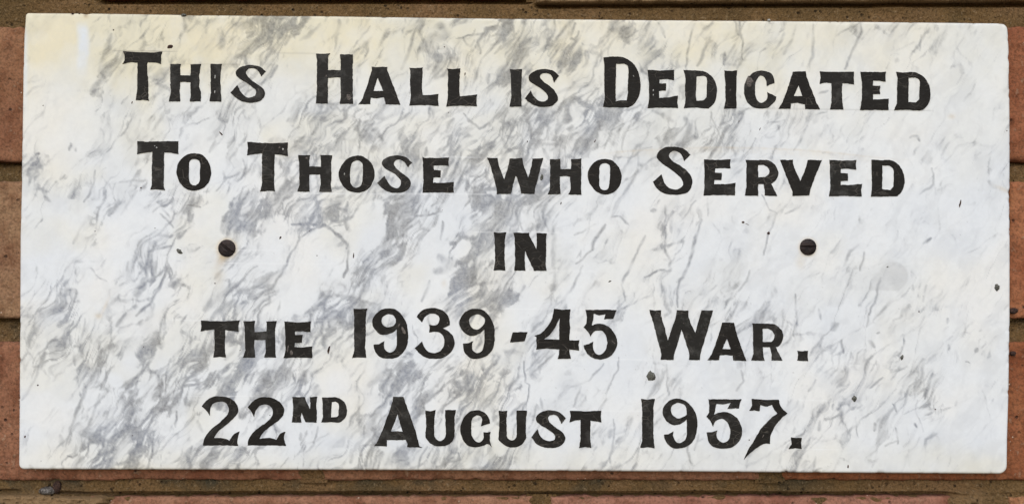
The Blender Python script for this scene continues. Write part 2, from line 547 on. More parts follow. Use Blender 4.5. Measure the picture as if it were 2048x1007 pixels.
# rounded corners
for (cu, cv, R) in ((0, 0, 6.0), (1, 0, 12.0), (0, 1, 11.0), (1, 1, 17.0)):
    du = (U if cu == 0 else 1 - U) * 1975.0
    dv = (V if cv == 0 else 1 - V) * 905.0
    sel = (du < R) & (dv < R)
    A = R - du; B = R - dv
    k = np.where(sel, np.maximum(A, B) / np.maximum(np.hypot(A, B), 1e-6), 1.0)
    XX = np.where(sel, XX + (1 if cu == 0 else -1) * A * (1 - k), XX)
    YY = np.where(sel, YY + (1 if cv == 0 else -1) * B * (1 - k), YY)
EDGE = np.minimum(np.minimum(U, 1 - U) * 1975, np.minimum(V, 1 - V) * 905)   # px from the edge
Ra = 4.8
YD = np.where(EDGE < Ra, Ra - np.sqrt(np.clip(Ra * Ra - (Ra - EDGE) ** 2, 0, None)), 0) * MM
YD = YD + (fbm(XX / 260, YY / 260, 90, 2) - 0.5) * 0.0005
chipn = sstep(0.62, 0.85, fbm(XX / 16, YY / 16, 93, 3)) * np.exp(-EDGE / 4.0) * 0.0009
YD = YD + chipn
P = np.stack([Px(XX), YD, Pz(YY)], -1)

# ---- veining: density map, streak noise and individual veins traced from the stone
DENS = ["112222465323357433523221122221",
        "114222542323443353232422111211"[:30],
        "213232232222333323231111111111",
        "112333424444433556522422211111",
        "232232434455344664 2453312111 21".replace(" ", ""),
        "422222245445555543321111111122",
        "233345364545547523211112111111",
        "232225455536445512232111111111",
        "122343441234263322232111111111",
        "232452551353164322222211122111",
        "342343632762253322221222222211",
        "344354666723333322121222332222",
        "325466676326464322131122322311"[:30],
        "134664655225565422121112332311"[:30],
        "145743333244344322222113322211",
        "046735423264456222322112211110"]
DENS = np.array([[int(c) for c in (r + "1" * 30)[:30]] for r in DENS], float) / 9.0
gx = np.clip((XX - 40) / 66.0 - 0.5, 0, 28.999); gy = np.clip((YY - 26) / 57.5 - 0.5, 0, 14.999)
xi = gx.astype(int); yi = gy.astype(int); fx = gx - xi; fy = gy - yi
fx = fx * fx * (3 - 2 * fx); fy = fy * fy * (3 - 2 * fy)
dens = (DENS[yi, xi] * (1 - fx) + DENS[yi, xi + 1] * fx) * (1 - fy) + (DENS[yi + 1, xi] * (1 - fx) + DENS[yi + 1, xi + 1] * fx) * fy

# warp so that nothing runs straight
w1 = (fbm(XX / 70, YY / 70, 100, 3) - 0.5); w2 = (fbm(XX / 70, YY / 70, 105, 3) - 0.5)
w3 = (fbm(XX / 14, YY / 14, 110, 3) - 0.5); w4 = (fbm(XX / 14, YY / 14, 115, 3) - 0.5)
w5 = (fbm(XX / 34, YY / 34, 270, 2) - 0.5); w6 = (fbm(XX / 34, YY / 34, 273, 2) - 0.5)
QX, QY = XX + w1 * 46 + w5 * 5 + w3 * 1.2, YY + w2 * 24 + w6 * 4 + w4 * 1.2
ca, sa = math.cos(math.radians(58)), math.sin(math.radians(58))
AL = QX * ca - QY * sa          # along the grain (up and to the right)
AC = QX * sa + QY * ca          # across the grain
def voronoi(x, y, seed):
    """F1, F2-F1 and the random value of the nearest cell"""
    R = np.random.default_rng(5000 + seed).random((256, 256, 3))
    xi = np.floor(x).astype(np.int64); yi = np.floor(y).astype(np.int64)
    f1 = np.full(x.shape, 9.0); f2 = np.full(x.shape, 9.0); cid = np.zeros(x.shape)
    for j in (-1, 0, 1):
        for i in (-1, 0, 1):
            c = R[(yi + j) & 255, (xi + i) & 255]
            d = np.hypot(xi + i + c[..., 0] - x, yi + j + c[..., 1] - y)
            closer = d < f1
            f2 = np.where(closer, f1, np.minimum(f2, d))
            cid = np.where(closer, c[..., 2], cid)
            f1 = np.where(closer, d, f1)
    return f1, f2 - f1, cid

fila = fbm(AL / 60, AC / 8, 136, 5, 0.62)
cloud = fbm(AL / 90, AC / 34, 120, 6, 0.58)
patchy = fbm(XX / 60, YY / 60, 160, 4)
patchy2 = fbm(XX / 45 + 9, YY / 45, 260, 4)
# the clear white clasts between the veins: x, y, half length along the grain, half width, grain angle
CLEAR = """615,545,105,46,62;545,485,62,28,62;730,445,75,36,66;868,525,125,38,68;110,480,85,55,60;250,470,95,50,60;415,440,65,34,60;405,525,45,24,60;600,130,55,40,60;
620,62,44,26,60;690,75,30,18,60;950,48,60,14,20;1270,500,120,30,70;470,862,34,44,60;60,850,95,42,80;410,850,40,26,60;590,840,60,34,70;665,765,45,26,60;440,715,40,18,50;1020,650,50,22,65;130,260,95,60,60;
140,120,110,70,80;330,330,60,40,60;420,330,50,22,60;1190,350,55,30,60;1105,170,40,40,60;1230,150,45,34,60;800,100,45,24,60;730,170,45,20,60;560,265,40,18,60;660,330,30,20,60;870,190,40,26,60;930,490,26,18,60;
1060,600,55,22,65;1150,560,60,28,60;1210,600,60,28,60;1260,690,80,34,60;1180,740,45,30,60;1100,770,60,30,60;330,690,55,18,62;310,620,60,14,64;380,600,45,14,62;250,740,50,18,60;180,600,50,34,70;110,790,50,22,60;
830,700,34,18,60;770,690,30,16,60;850,840,55,16,58;905,820,50,14,58;790,880,30,20,60;1130,880,55,40,60;1000,880,45,26,60;490,790,30,14,60;415,800,26,12,60;960,650,34,12,62;1390,500,110,26,74;1440,400,60,40,60"""
keep = np.zeros_like(XX)
for it in CLEAR.replace("\n", "").split(";"):
    cx_, cy_, la, lb, an = (float(v) for v in it.split(","))
    c_, s_ = math.cos(math.radians(an)), math.sin(math.radians(an))
    dx_, dy_ = QX - cx_, QY - cy_
    q = np.hypot((dx_ * c_ - dy_ * s_) / la, (dx_ * s_ + dy_ * c_) / lb)
    q = q + (fbm(XX / 28, YY / 28, 330, 4) - 0.5) * 0.9
    keep = np.maximum(keep, 1 - sstep(0.66, 1.10, q))
dens = (0.06 + 0.90 * dens) * (1 - 0.86 * keep)
dl = np.clip(dens * (0.30 + 1.4 * patchy), 0, 1)            # local strength of veining
hw1, hw2 = w3 * 0.03, w4 * 0.03
_, e1, c1_ = voronoi(AL / 160 + hw1, AC / 56 + hw2, 1)
_, e2, c2_ = voronoi(AL / 98 + hw2 * 2, AC / 28 + hw1 * 2, 2)
_, e4, c4_ = voronoi(AL / 60 + hw2 * 3, AC / 15.5 + hw1 * 3, 4)
_, e3, c3_ = voronoi(AL / 34 + hw1 * 4, AC / 8 + hw2 * 4, 3)
gr = fbm(XX / 7, YY / 7, 280, 3)                            # breaks the lines up
def seam(e, px, cell, soft):
    """a crisp dark core px wide with a soft grey halo on it"""
    w = px / cell * (0.5 + gr)
    return np.maximum(1 - sstep(w * 0.4, w * 1.3, e), 0.42 * (1 - sstep(0, w * soft, e)))
gate1 = sstep(0.40, 0.56, patchy2); gate2 = sstep(0.60, 0.44, patchy2); gate3 = sstep(0.42, 0.60, fbm(XX / 38 + 3, YY / 38, 290, 4))
A1 = seam(e1, 1.8 + 4.0 * dl, 56, 3.2) * (0.12 + 1.0 * dl) * gate1
A2 = seam(e2, 1.3 + 4.2 * dl, 30, 3.2) * (0.06 + 1.0 * dl) * gate2
A4 = seam(e4, 1.0 + 3.4 * dl, 17, 2.8) * (0.01 + 0.85 * dl) * gate3
A3 = seam(e3, 0.6 + 2.2 * dl, 9, 2.0) * 0.55 * np.clip(dl * 1.4 - 0.12, 0, 1)
F2 = (c2_ < dl * 0.60 - 0.06) * sstep(0.0, 0.10, e2) * (0.16 + 0.46 * dl) * (0.25 + 1.2 * cloud)
F4 = (c4_ < dl * 0.62 - 0.06) * sstep(0.0, 0.12, e4) * (0.16 + 0.42 * dl) * (0.25 + 1.2 * cloud)
F3 = (c3_ < dl * 0.55 - 0.05) * sstep(0.0, 0.2, e3) * (0.12 + 0.34 * dl)
C0 = sstep(0.62 - 0.20 * dens, 0.86 - 0.20 * dens, cloud) * (0.04 + 0.32 * dens)
# light, near-vertical flecks that cross the whole slab
FL = sstep(0.60, 0.78, fbm(AL / 34, AC / 10, 300, 4)) * 0.34 * sstep(0.38, 0.60, fbm(XX / 85, YY / 85, 304, 3))
vein = 1 - (1 - A1) * (1 - A2) * (1 - A3) * (1 - A4) * (1 - F2) * (1 - F3) * (1 - F4) * (1 - C0) * (1 - FL)
vein = vein * np.clip(0.25 + 1.5 * fila, 0.25, 1.4)
vein = np.clip(0.95 * sstep(0.15, 1.0, vein) + 0.03 * sstep(0.02, 0.2, vein), 0, 0.9)
# faint cloudy mottling in the clear stone
mott = 0.10 * sstep(0.46, 0.70, fbm(AL / 48, AC / 26, 320, 5, 0.6)) + 0.05 * sstep(0.5, 0.72, fbm(XX / 14, YY / 14, 326, 3))
vein = 1 - (1 - vein) * (1 - mott * (1 - 0.5 * keep))

VEINS = """
222,68 210,110 205,140 212,152|14|.50;213,150 190,175 182,190|12|.5;52,190 65,178 80,170|9|.45;365,40 372,60|9|.4
470,50 500,42 525,34|22|.5;435,70 445,95|18|.45;325,60 315,95|4|.3;400,125 390,150|11|.3;330,150 320,190|11|.35
440,225 438,240 455,242 470,215|6|.4;345,200 325,235 305,265|8|.3;430,285 420,305|12|.5;140,285 150,300|11|.4;97,312 93,316|11|.5
80,308 70,312|6|.6;75,325 66,333|9|.5;60,345 56,355|9|.45;135,300 142,290|7|.4;240,55 238,72|9|.35;320,190 300,200|6|.3
555,40 530,70 515,80|26|.42;570,50 560,75|15|.5;545,75 578,75 570,88|9|.45;680,40 672,70 668,95|7|.45;740,55 720,80 705,100|4|.4
640,50 600,80|9|.35;780,60 768,80|13|.4;720,110 735,95|8|.3;882,50 895,70 870,78 845,100|26|.5;835,50 820,95 800,135|7|.45
915,75 935,70 968,65 955,85 960,108|4|.5;925,72 940,95 950,80|4|.4;1015,40 990,70|7|.5;1000,95 990,110|6|.5;555,130 540,155|7|.4
600,200 590,235 580,240|15|.45;660,215 625,265|7|.35;762,225 757,236|16|.5;820,225 800,240|7|.4;720,268 735,277 752,260 765,280|13|.5
752,290 748,300|17|.5;905,240 895,255|11|.5;925,225 940,240 960,255 980,245 1000,225|5|.42;930,150 928,168|7|.5;980,150 975,165|5|.4
855,298 850,312|9|.5;540,285 570,280|18|.3;690,275 660,290 640,302|9|.3;1055,55 1040,90 1025,115|11|.4;1040,110 1048,100|8|.4
1140,45 1110,80 1070,105|7|.42;1150,45 1140,75 1150,80 1160,60|6|.45;1138,90 1125,110|9|.4;1000,55 1022,40|7|.4;1000,102 1025,80|5|.4
1185,130 1190,115 1230,80 1250,65|5|.3;1225,60 1250,65 1258,90|15|.4;1318,45 1325,60 1330,75|6|.5;1310,75 1290,95|10|.42
1390,45 1375,100 1372,130|5|.4;1420,75 1395,130|7|.35;1480,40 1480,65 1487,90 1485,120|4|.55;1475,80 1445,130|5|.3
1185,155 1180,165 1145,175 1115,190|11|.35;1195,150 1200,167|9|.4;1280,130 1285,145 1300,155|5|.35;1245,222 1265,220 1282,212|3|.35
1250,250 1222,265|3|.35;1265,245 1245,300|3|.3;1300,218 1325,230 1345,240|9|.48;1370,235 1377,260 1368,285|15|.42;1420,225 1430,255 1443,290|4|.42
1445,230 1440,250|4|.3;1490,228 1460,265|5|.35;1050,230 1065,255 1055,270 1085,265|11|.4;1120,240 1115,270|11|.45;1135,215 1150,205 1165,230|8|.3
1142,250 1138,262|12|.5;1200,228 1195,250 1165,300|10|.36;1235,312 1260,316 1305,292|4|.36;1465,300 1468,312|6|.3
1565,65 1555,95 1545,115|5|.42;1590,50 1580,85 1568,108|7|.36;1625,50 1626,110 1618,140|7|.3;1722,45 1724,65 1710,100 1690,135|5|.48
1856,58 1850,70|9|.5;1842,75 1838,100|3|.32;1875,55 1872,62|6|.32;1797,120 1792,128|9|.36;1920,130 1923,148|15|.25;1640,186 1655,181|5|.3
1945,185 1930,202|7|.3;1615,238 1616,243|6|.5;1612,258 1605,275 1590,300|5|.45;1535,247 1570,236|4|.3;1820,276 1832,273 1839,282|5|.45
1900,285 1880,312|6|.2;50,345 65,340 55,370|9|.4;88,390 98,402|10|.45;195,340 190,365 180,385 172,405|5|.36;275,380 255,405 240,430|5|.36
180,430 160,460 145,490|6|.3;335,432 325,415 322,400|5|.36;380,388 390,400 400,392|22|.42;372,410.5 400,410.5|3|.65;370,445 355,460 360,475 371,458|8|.55
345,455 330,440 320,425|4|.35;345,490 300,505 290,535 295,560 275,572|6|.45;288,555 270,590|19|.45;325,550 320,575 305,605 270,630|7|.52;340,515 325,555|7|.42
270,610 268,616|10|.5;290,640 300,630 310,610|8|.4;235,650 250,625|7|.46;185,540 200,555 212,562|4|.36;137,560 130,572|9|.42;133,645 131,656|13|.45
50,622 62,617|9|.45;75,618 84,622|5|.3;480,560 440,590 410,620|20|.35;500,575 496,584|12|.45;470,440 500,470|15|.35;445,540 430,560|10|.35
548,420 525,440|15|.42;585,449 620,448 650,452 675,470 692,490 692,510 692,540 685,556|6|.55;650,452 625,460 605,475 580,505 570,530 550,560 540,575 502,590|5|.5
540,590 540,612|5|.42;560,600 559,640|4|.3;685,430 690,460|7|.4;692,400 690,422|7|.35;782,425 790,455 772,480 765,515|22|.5;820,450 800,472 790,490 770,512|8|.45
805,455 830,430 870,425 885,420|4|.5;820,430 825,395 850,370|6|.4;770,520 740,560 705,562|9|.3;715,535 700,560 705,575 745,545|7|.5;745,550 720,592 700,612|15|.5
660,580 650,600 630,622|9|.55;672,620 640,642|13|.5;885,440 880,475|4|.4;880,510 902,530 872,540|23|.42;950,428 946,442|17|.45;945,545 930,560|27|.52;965,520 950,545|15|.5
985,520 960,550 930,576|5|.52;985,395 970,420|14|.5;860,560 845,602|7|.35;915,595 895,622|9|.42;1275,338 1265,360 1240,400 1225,430|8|.42;1225,432 1240,432 1255,448|4|.5
1020,400 1010,432|13|.4;1100,430 1085,456|15|.45;1110,450 1108,500 1108,570 1100,590|9|.36;1105,565 1102,580|14|.4;1030,545 1010,570 1000,592|3|.46
1213,447 1190,475 1185,500|6|.42;1192,445 1165,460 1150,465|4|.3;1185,500 1150,525|4|.36;1165,530 1150,560 1130,590 1115,615|5|.42;1110,615 1075,640 1065,662|15|.36
1290,470 1275,500 1255,545 1245,570 1250,602|5|.42;1335,410 1330,450 1328,490 1340,520 1343,545|5|.46;1345,420 1340,462|7|.4;1343,545 1320,543 1290,555|4|.5
1325,555 1328,590 1340,622|7|.32;1402,435 1390,470 1375,530 1358,580 1355,615|6|.46;1314,417 1304,421|6|.5;1395,400 1360,440|4|.3;1415,395 1418,430|4|.3
1459,460 1450,459|8|.42;1500,540 1495,560 1480,580|5|.3;1410,585 1398,593|14|.3;1443,518 1438,522|5|.26;1522,390 1540,420 1555,428 1540,465 1530,510|3|.46
1570,430 1605,410|4|.3;1672,415 1670,440|4|.32;1715,485 1700,500 1690,530|6|.36;1727,500 1720,540|3|.36;1862,477 1848,487|7|.5;1760,560 1755,590 1742,625|5|.5;1742,625 1735,652|4|.3
1865,340 1870,370 1840,390|4|.3;1595,590 1598,650|4|.46;1639,618 1643,636|7|.46;1817,608 1800,630|12|.4;1896,636 1893,644|8|.4;1790,640 1780,656|5|.32;1675,645 1662,655|16|.4
1855,570 1845,602|5|.3;1979,363 1991,373|9|.42;90,700 83,738|10|.62;80,742 65,765 48,795|5|.48;132,655 128,664|13|.4;145,700 148,732|6|.3;195,705 190,740 165,780|11|.36
175,770 150,832|7|.3;300,725 270,755 250,780|6|.55;250,780 260,775 275,760|4|.5;315,675 321,697|15|.5;318,745 320,780 305,802|19|.58;350,775 340,790 325,820 305,835 295,862|7|.55
350,785 338,800|24|.48;335,730 330,802|4|.5;265,800 250,830 245,852|11|.5;270,840 250,860 215,880|13|.48;230,860 225,902|19|.48;215,890 195,906|4|.55;290,870 260,910 245,932|6|.5
224,915 216,928|19|.52;135,910 145,912 156,904|4|.6;165,910 150,936|15|.4;125,888 120,870|8|.3;214,822 206,830|9|.42;460,750 440,792|11|.45;400,770 370,775 352,780|6|.4
385,890 375,910 385,932|10|.6;355,820 350,852|5|.46;405,862 395,840|10|.3;560,690 545,745|15|.45;548,740 525,765|23|.52;518,774 510,786|20|.48;570,720 560,760|8|.4
610,742 610,767|15|.48;637,772 632,788|20|.48;645,660 655,702|9|.45;715,790 720,830 745,830|4|.3;740,770 770,740 790,700 805,680|17|.4;802,725 796,745|22|.44
780,790 760,820 740,852 710,902|17|.4;845,785 830,815 860,800 885,770|5|.5;870,740 900,710|5|.42;880,760 905,730|5|.42;942,745 935,800|19|.44;965,715 970,742|9|.45
990,790 960,822|15|.44;1000,770 985,765|4|.4;637,850 630,890 610,905 608,932|4|.42;601,862 599,878|7|.45;705,900 700,926|11|.5;725,900 725,926|5|.4
850,890 838,910 835,936|4|.42;915,900 920,915 900,920 870,931|4|.42;955,900 945,932|17|.4;790,900 775,932|11|.35;1050,720 1052,765 1058,770 1055,810 1053,832|3|.58
1065,880 1062,900 1060,926|3|.42;1100,700 1080,725|3|.36;1110,705 1070,740|3|.36;1055,740 1090,705|3|.3;1205,725 1175,760 1142,772|4|.36;1160,770 1145,812|4|.3
1237,715 1235,740 1215,770 1207,802|3|.36;1225,840 1228,870 1218,910 1216,922|4|.46;1222,862 1218,878|12|.36;1242,928 1230,936|8|.42;1272,926 1268,936|10|.42;1085,800 1085,816|4|.3
1112,800 1110,816|4|.3;1313,725 1315,760 1300,785 1295,796|9|.42;1335,725 1332,750 1340,790|4|.36;1375,885 1375,905 1384,926|4|.42;1395,870 1390,902|4|.3;1480,740 1485,760 1470,782|4|.3
1484,726 1476,734|12|.3;1684,678 1690,702|6|.5;1740,685 1752,696|9|.5;1763,664 1757,667|4|.4;1635,758 1620,782|6|.46;1765,755 1740,776|5|.42;1667,804 1664,816|7|.46
1899,690 1897,700|7|.5;1957,696 1953,704|8|.5;1940,726 1931,724|6|.5;1866,743 1855,762|6|.46;1853,780 1848,796|6|.46;1785,808 1795,823|3|.46;1829,848 1832,857|4|.55;1833,800 1835,830 1848,862|3|.3
1790,880 1770,892|3|.5;1793,855 1792,887|3|.4;1641,842 1639,858|8|.42;1751,844 1749,856|6|.42;1712,830 1715,872|3|.36;1565,900 1560,926|5|.3;1630,912 1628,936|4|.3;1913,801 1910,809|5|.36
500,300 520,340 530,360|14|.3;640,245 600,300|8|.35;1000,270 1015,300 1000,330|10|.4;1040,290 1060,270|8|.4;1085,300 1095,320|8|.4;930,300 915,330 900,350|8|.36;960,310 990,290|6|.36
975,340 955,380 930,410|8|.36;880,330 890,310|7|.4;420,640 450,610 470,600|12|.4;430,680 400,720 380,740|12|.4;470,690 450,720|10|.4;505,700 490,740 470,770|12|.42;600,660 590,690 575,720|12|.42
660,640 690,620|8|.45;640,700 600,740|8|.4;160,800 140,860 130,890|6|.3;200,790 180,840 165,870|7|.35;255,690 240,720|5|.3;170,640 160,690|5|.25;240,590 215,620|6|.3;820,760 810,800|8|.36
"""
extra = np.zeros_like(XX)
modn = 0.75 + 1.1 * (fbm(AL / 34, AC / 10, 170, 4) - 0.5) * 2
XXs, YYs = XX + w3 * 5 + w1 * 10 + w5 * 6, YY + w4 * 5 + w2 * 10 + w6 * 6
for item in VEINS.replace("\n", ";").split(";"):
    item = item.strip()
    if not item:
        continue
    pt, wd, st = item.split("|")
    pts = np.array([[float(c) for c in p.split(",")] for p in pt.split()])
    wd, st = float(wd), float(st)
    pad = wd * 2.2 + 14
    c0 = np.searchsorted(XX[NY // 2], pts[:, 0].min() - pad); c1 = np.searchsorted(XX[NY // 2], pts[:, 0].max() + pad)
    r0 = max(0, int((pts[:, 1].min() - pad - 48) / 904 * NY)); r1 = min(NY, int((pts[:, 1].max() + pad - 24) / 904 * NY) + 2)
    c0 = max(0, c0 - 4); c1 = min(NX, c1 + 4)
    if c1 <= c0 or r1 <= r0:
        continue
    x = XXs[r0:r1, c0:c1]; y = YYs[r0:r1, c0:c1]
    best = np.full(x.shape, 1e9); par = np.zeros(x.shape)
    seg = np.hypot(*(pts[1:] - pts[:-1]).T); cum = np.concatenate([[0], np.cumsum(seg)]); k = 0
    for (ax, ay), (bx, by) in zip(pts[:-1], pts[1:]):
        dx, dy = bx - ax, by - ay
        t = np.clip(((x - ax) * dx + (y - ay) * dy) / max(dx * dx + dy * dy, 1e-6), 0, 1)
        dd = np.hypot(x - ax - t * dx, y - ay - t * dy)
        par = np.where(dd < best, (cum[k] + t * seg[k]) / cum[-1], par)
        best = np.minimum(best, dd); k += 1
    hw = wd * 0.5
    n = fbm(AL[r0:r1, c0:c1] / 20, AC[r0:r1, c0:c1] / 10, 180, 3)
    hwn = hw * (0.40 + 1.1 * n) * (0.35 + 0.65 * np.sqrt(np.sin(np.pi * np.clip(par, 0, 1)) + 1e-6))
    v = st * (1.35 if wd <= 7 else 1.0) * (1 - sstep(hwn * 0.2, hwn * 1.1 + 1.1 + hw * 0.25, best)) * np.clip(modn[r0:r1, c0:c1], 0.25, 1.1)
    e = extra[r0:r1, c0:c1]
    extra[r0:r1, c0:c1] = 1 - (1 - e) * (1 - v)
vein = np.clip(1 - (1 - vein * 0.92) * (1 - np.clip(extra * 1.2, 0, 1)), 0, 0.92)

# ---- yellowing of the stone, rust runs, smears, ruled setting-out lines, grime
cream = np.zeros_like(XX)
topb = np.interp(XX, [40, 150, 420, 800, 1200, 1600, 1800, 2015], [1.0, 1.05, 0.95, 0.75, 0.6, 0.5, 0.3, 0.15])
cream += topb * (1 - sstep(60, 235, YY + (fbm(XX / 90, YY / 90, 190, 3) - .5) * 110))
cream += 0.42 * sstep(868, 925, YY + (fbm(XX / 80, YY / 80, 194, 3) - .5) * 60) * np.interp(XX, [40, 300, 600, 1000, 1500, 1800, 1950, 2015], [.6, .7, .9, .9, .6, .7, 1.3, .8])
cream += 0.30 * sstep(0.5, 0.72, fbm(XX / 140, YY / 140, 198, 3)) * (1 - sstep(900, 1400, XX) * .6)
cream += 0.5 * np.exp(-((XX - 105) / 60) ** 2 - ((YY - 350) / 40) ** 2) * 0.6
cream += 0.30 * (1 - sstep(150, 430, YY + (fbm(XX / 130, YY / 130, 312, 3) - .5) * 160)) * np.interp(XX, [40, 400, 1000, 1700, 2015], [1.3, 1.0, 0.7, 0.9, 0.8])
cream = np.clip(cream * (0.52 + 0.6 * fbm(XX / 36, YY / 36, 310, 4)), 0, 1)
blue = 0.75 * np.exp(-(np.abs(XX - 166 - (YY - 90) * .03 + w1 * 14) / 11) ** 4) * sstep(38, 62, YY) * (1 - sstep(105, 165, YY)) * (0.6 + 0.6 * fbm(XX / 12, YY / 12, 202, 3))
blue += 0.55 * np.exp(-((XX - 50) / 5.0) ** 2) * sstep(40, 80, YY) * (1 - sstep(150, 260, YY))
def sd(x, y): return np.hypot(XX - x, YY - y)
rn = fbm(XX / 9, YY / 9, 206, 3)
rust = np.zeros_like(XX)
rust += 0.42 * np.exp(-(np.maximum(sd(454, 497) - 17, 0) / 5.5) ** 2)
rust += 0.50 * np.exp(-((XX - 444) / 9) ** 2 - ((YY - 519) / 9) ** 2)
rust += 0.20 * np.exp(-((XX - 436) / 11) ** 2 - ((YY - 545) / 26) ** 2)
rust += 0.30 * np.exp(-(np.maximum(sd(1616, 494) - 16, 0) / 4.5) ** 2)
rust += 0.22 * np.exp(-((XX - 1602) / 10) ** 2 - ((YY - 523) / 16) ** 2)
rust += 0.45 * np.exp(-((XX - 197) / 7) ** 2 - ((YY - 631) / 5) ** 2) + 0.25 * np.exp(-((XX - 213 + (YY - 605) * .4) / 3) ** 2 - ((YY - 612) / 16) ** 2)
rust += 0.30 * np.exp(-((XX - 1903) / 7) ** 2 - ((YY - 233) / 5) ** 2) + 0.25 * np.exp(-((XX - 888) / 5) ** 2 - ((YY - 566) / 7) ** 2)
rust += 0.35 * np.exp(-((XX - 2006 - (YY - 378) * 1.5) / 9) ** 2 - ((YY - 378) / 6) ** 2)
rust += 0.5 * np.exp(-((XX - 172) / 6) ** 2 - ((YY - 32) / 5) ** 2)
# long tea-coloured run over the second line
run = np.interp(XX, [1170, 1300, 1420, 1520, 1650, 1840], [310, 300, 294, 296, 304, 322])
on = sstep(1170, 1240, XX) * (1 - sstep(1700, 1850, XX))
rust += on * (0.16 * np.exp(-((YY - run + w1 * 5) / 2.0) ** 2) + 0.07 * np.exp(-((YY - run - 6) / 6) ** 2)) * (0.5 + rn)
rust = np.clip(rust * (0.55 + 0.9 * rn), 0, 0.8)
# warm brown dirt along the arris
rust = np.clip(rust + 0.10 * np.exp(-EDGE / 3.5) * (0.4 + rn), 0, 0.8)
grime = np.zeros_like(XX)
st = np.exp(-(np.maximum(sd(1787, 552) - 27, 0) / 2.5) ** 2)
st = np.maximum(st, np.exp(-(np.maximum(np.abs(XX - 1768) - 26, 0) / 3) ** 2 - (np.maximum(np.abs(YY - 562) - 16, 0) / 3) ** 2) * sstep(-20, 12, (XX - 1750) + (YY - 556)))
grime += 0.15 * st * (0.7 + 0.6 * rn)
for (x, y, r, s) in ((368, 30, 4.5, .7), (171, 31, 3, .5), (143, 27, 3, .6), (1537, 466, 4, .0), (1880, 40, 3, .0), (1660, 44, 2, .7), (1537, 41, 2, .3), (1588, 945, 6, .8), (2019, 384, 3, .6), (1572, 941, 3, .7), (60, 930, 2, .3)):
    grime += s * np.exp(-(sd(x, y) / r) ** 2)
pep = fbm(XX / 3.4, YY / 3.4, 210, 2)
grime += 0.35 * sstep(0.90, 0.97, pep) * sstep(0.5, 0.6, fbm(XX / 200, YY / 200, 212, 2))
grime = np.clip(grime, 0, 0.85)
rule = np.zeros_like(XX)
def ruled(x0, x1, y0, y1, s, dark=False):
    global rule, grime
    yl = y0 + (XX - x0) / (x1 - x0) * (y1 - y0)
    v = s * np.exp(-((YY - yl) / 1.1) ** 2) * sstep(x0, x0 + 12, XX) * (1 - sstep(x1 - 12, x1, XX)) * (0.4 + 1.2 * vnoise(XX / 26, XX * 0 + y0, 220))
    if dark: grime = grime + v
    else: rule = rule + v
ruled(368, 404, 410.5, 410.5, .55, True); ruled(220, 360, 102, 103, .35, True); ruled(1440, 1870, 216, 221, .28, True); ruled(340, 560, 128, 130, .18, True); ruled(540, 640, 106, 107, .2, True)
for a_ in ((330, 420, 639, 641), (620, 690, 640, 641), (400, 560, 499.5, 500), (440, 700, 526, 528), (330, 410, 792, 791.5), (440, 520, 791, 792), (880, 1000, 313, 316), (590, 640, 311, 312),
           (560, 1000, 387, 388), (940, 1130, 463.5, 465), (1000, 1260, 617, 620), (1170, 1290, 820, 821), (1180, 1330, 717, 720), (690, 1000, 716, 717), (1440, 1700, 798, 800), (1560, 1680, 896, 898), (960, 1200, 540, 542), (330, 430, 714, 714)):
    ruled(*a_, .30)
rule = np.clip(rule, 0, 1); grime = np.clip(grime, 0, 0.85)

# front face plus the four sides going back to the wall
def side(row, axis):
    b = row.copy(); b[..., 1] = THICK - 0.0002
    return b
mg = np.zeros((NY + 2, NX + 2, 3))
mg[1:-1, 1:-1] = P
mg[0, 1:-1] = P[0]; mg[-1, 1:-1] = P[-1]; mg[1:-1, 0] = P[:, 0]; mg[1:-1, -1] = P[:, -1]
mg[0, 0], mg[0, -1], mg[-1, 0], mg[-1, -1] = P[0, 0], P[0, -1], P[-1, 0], P[-1, -1]
for sl in (np.s_[0, :], np.s_[-1, :], np.s_[:, 0], np.s_[:, -1]):
    tmp = mg[sl]; tmp[..., 1] = THICK - 0.0002; mg[sl] = tmp
slab_m = grid_mesh("slab", mg)
for nm, arr in (("vein", vein), ("cream", cream), ("blue", blue), ("rust", rust), ("grime", grime), ("rule", rule)):
    a = slab_m.attributes.new(nm, 'FLOAT', 'POINT')
    a.data.foreach_set("value", np.pad(arr, 1, mode='edge').reshape(-1).astype(np.float32))
new_obj("slab", slab_m, M_MARBLE, plaque, smooth=True)

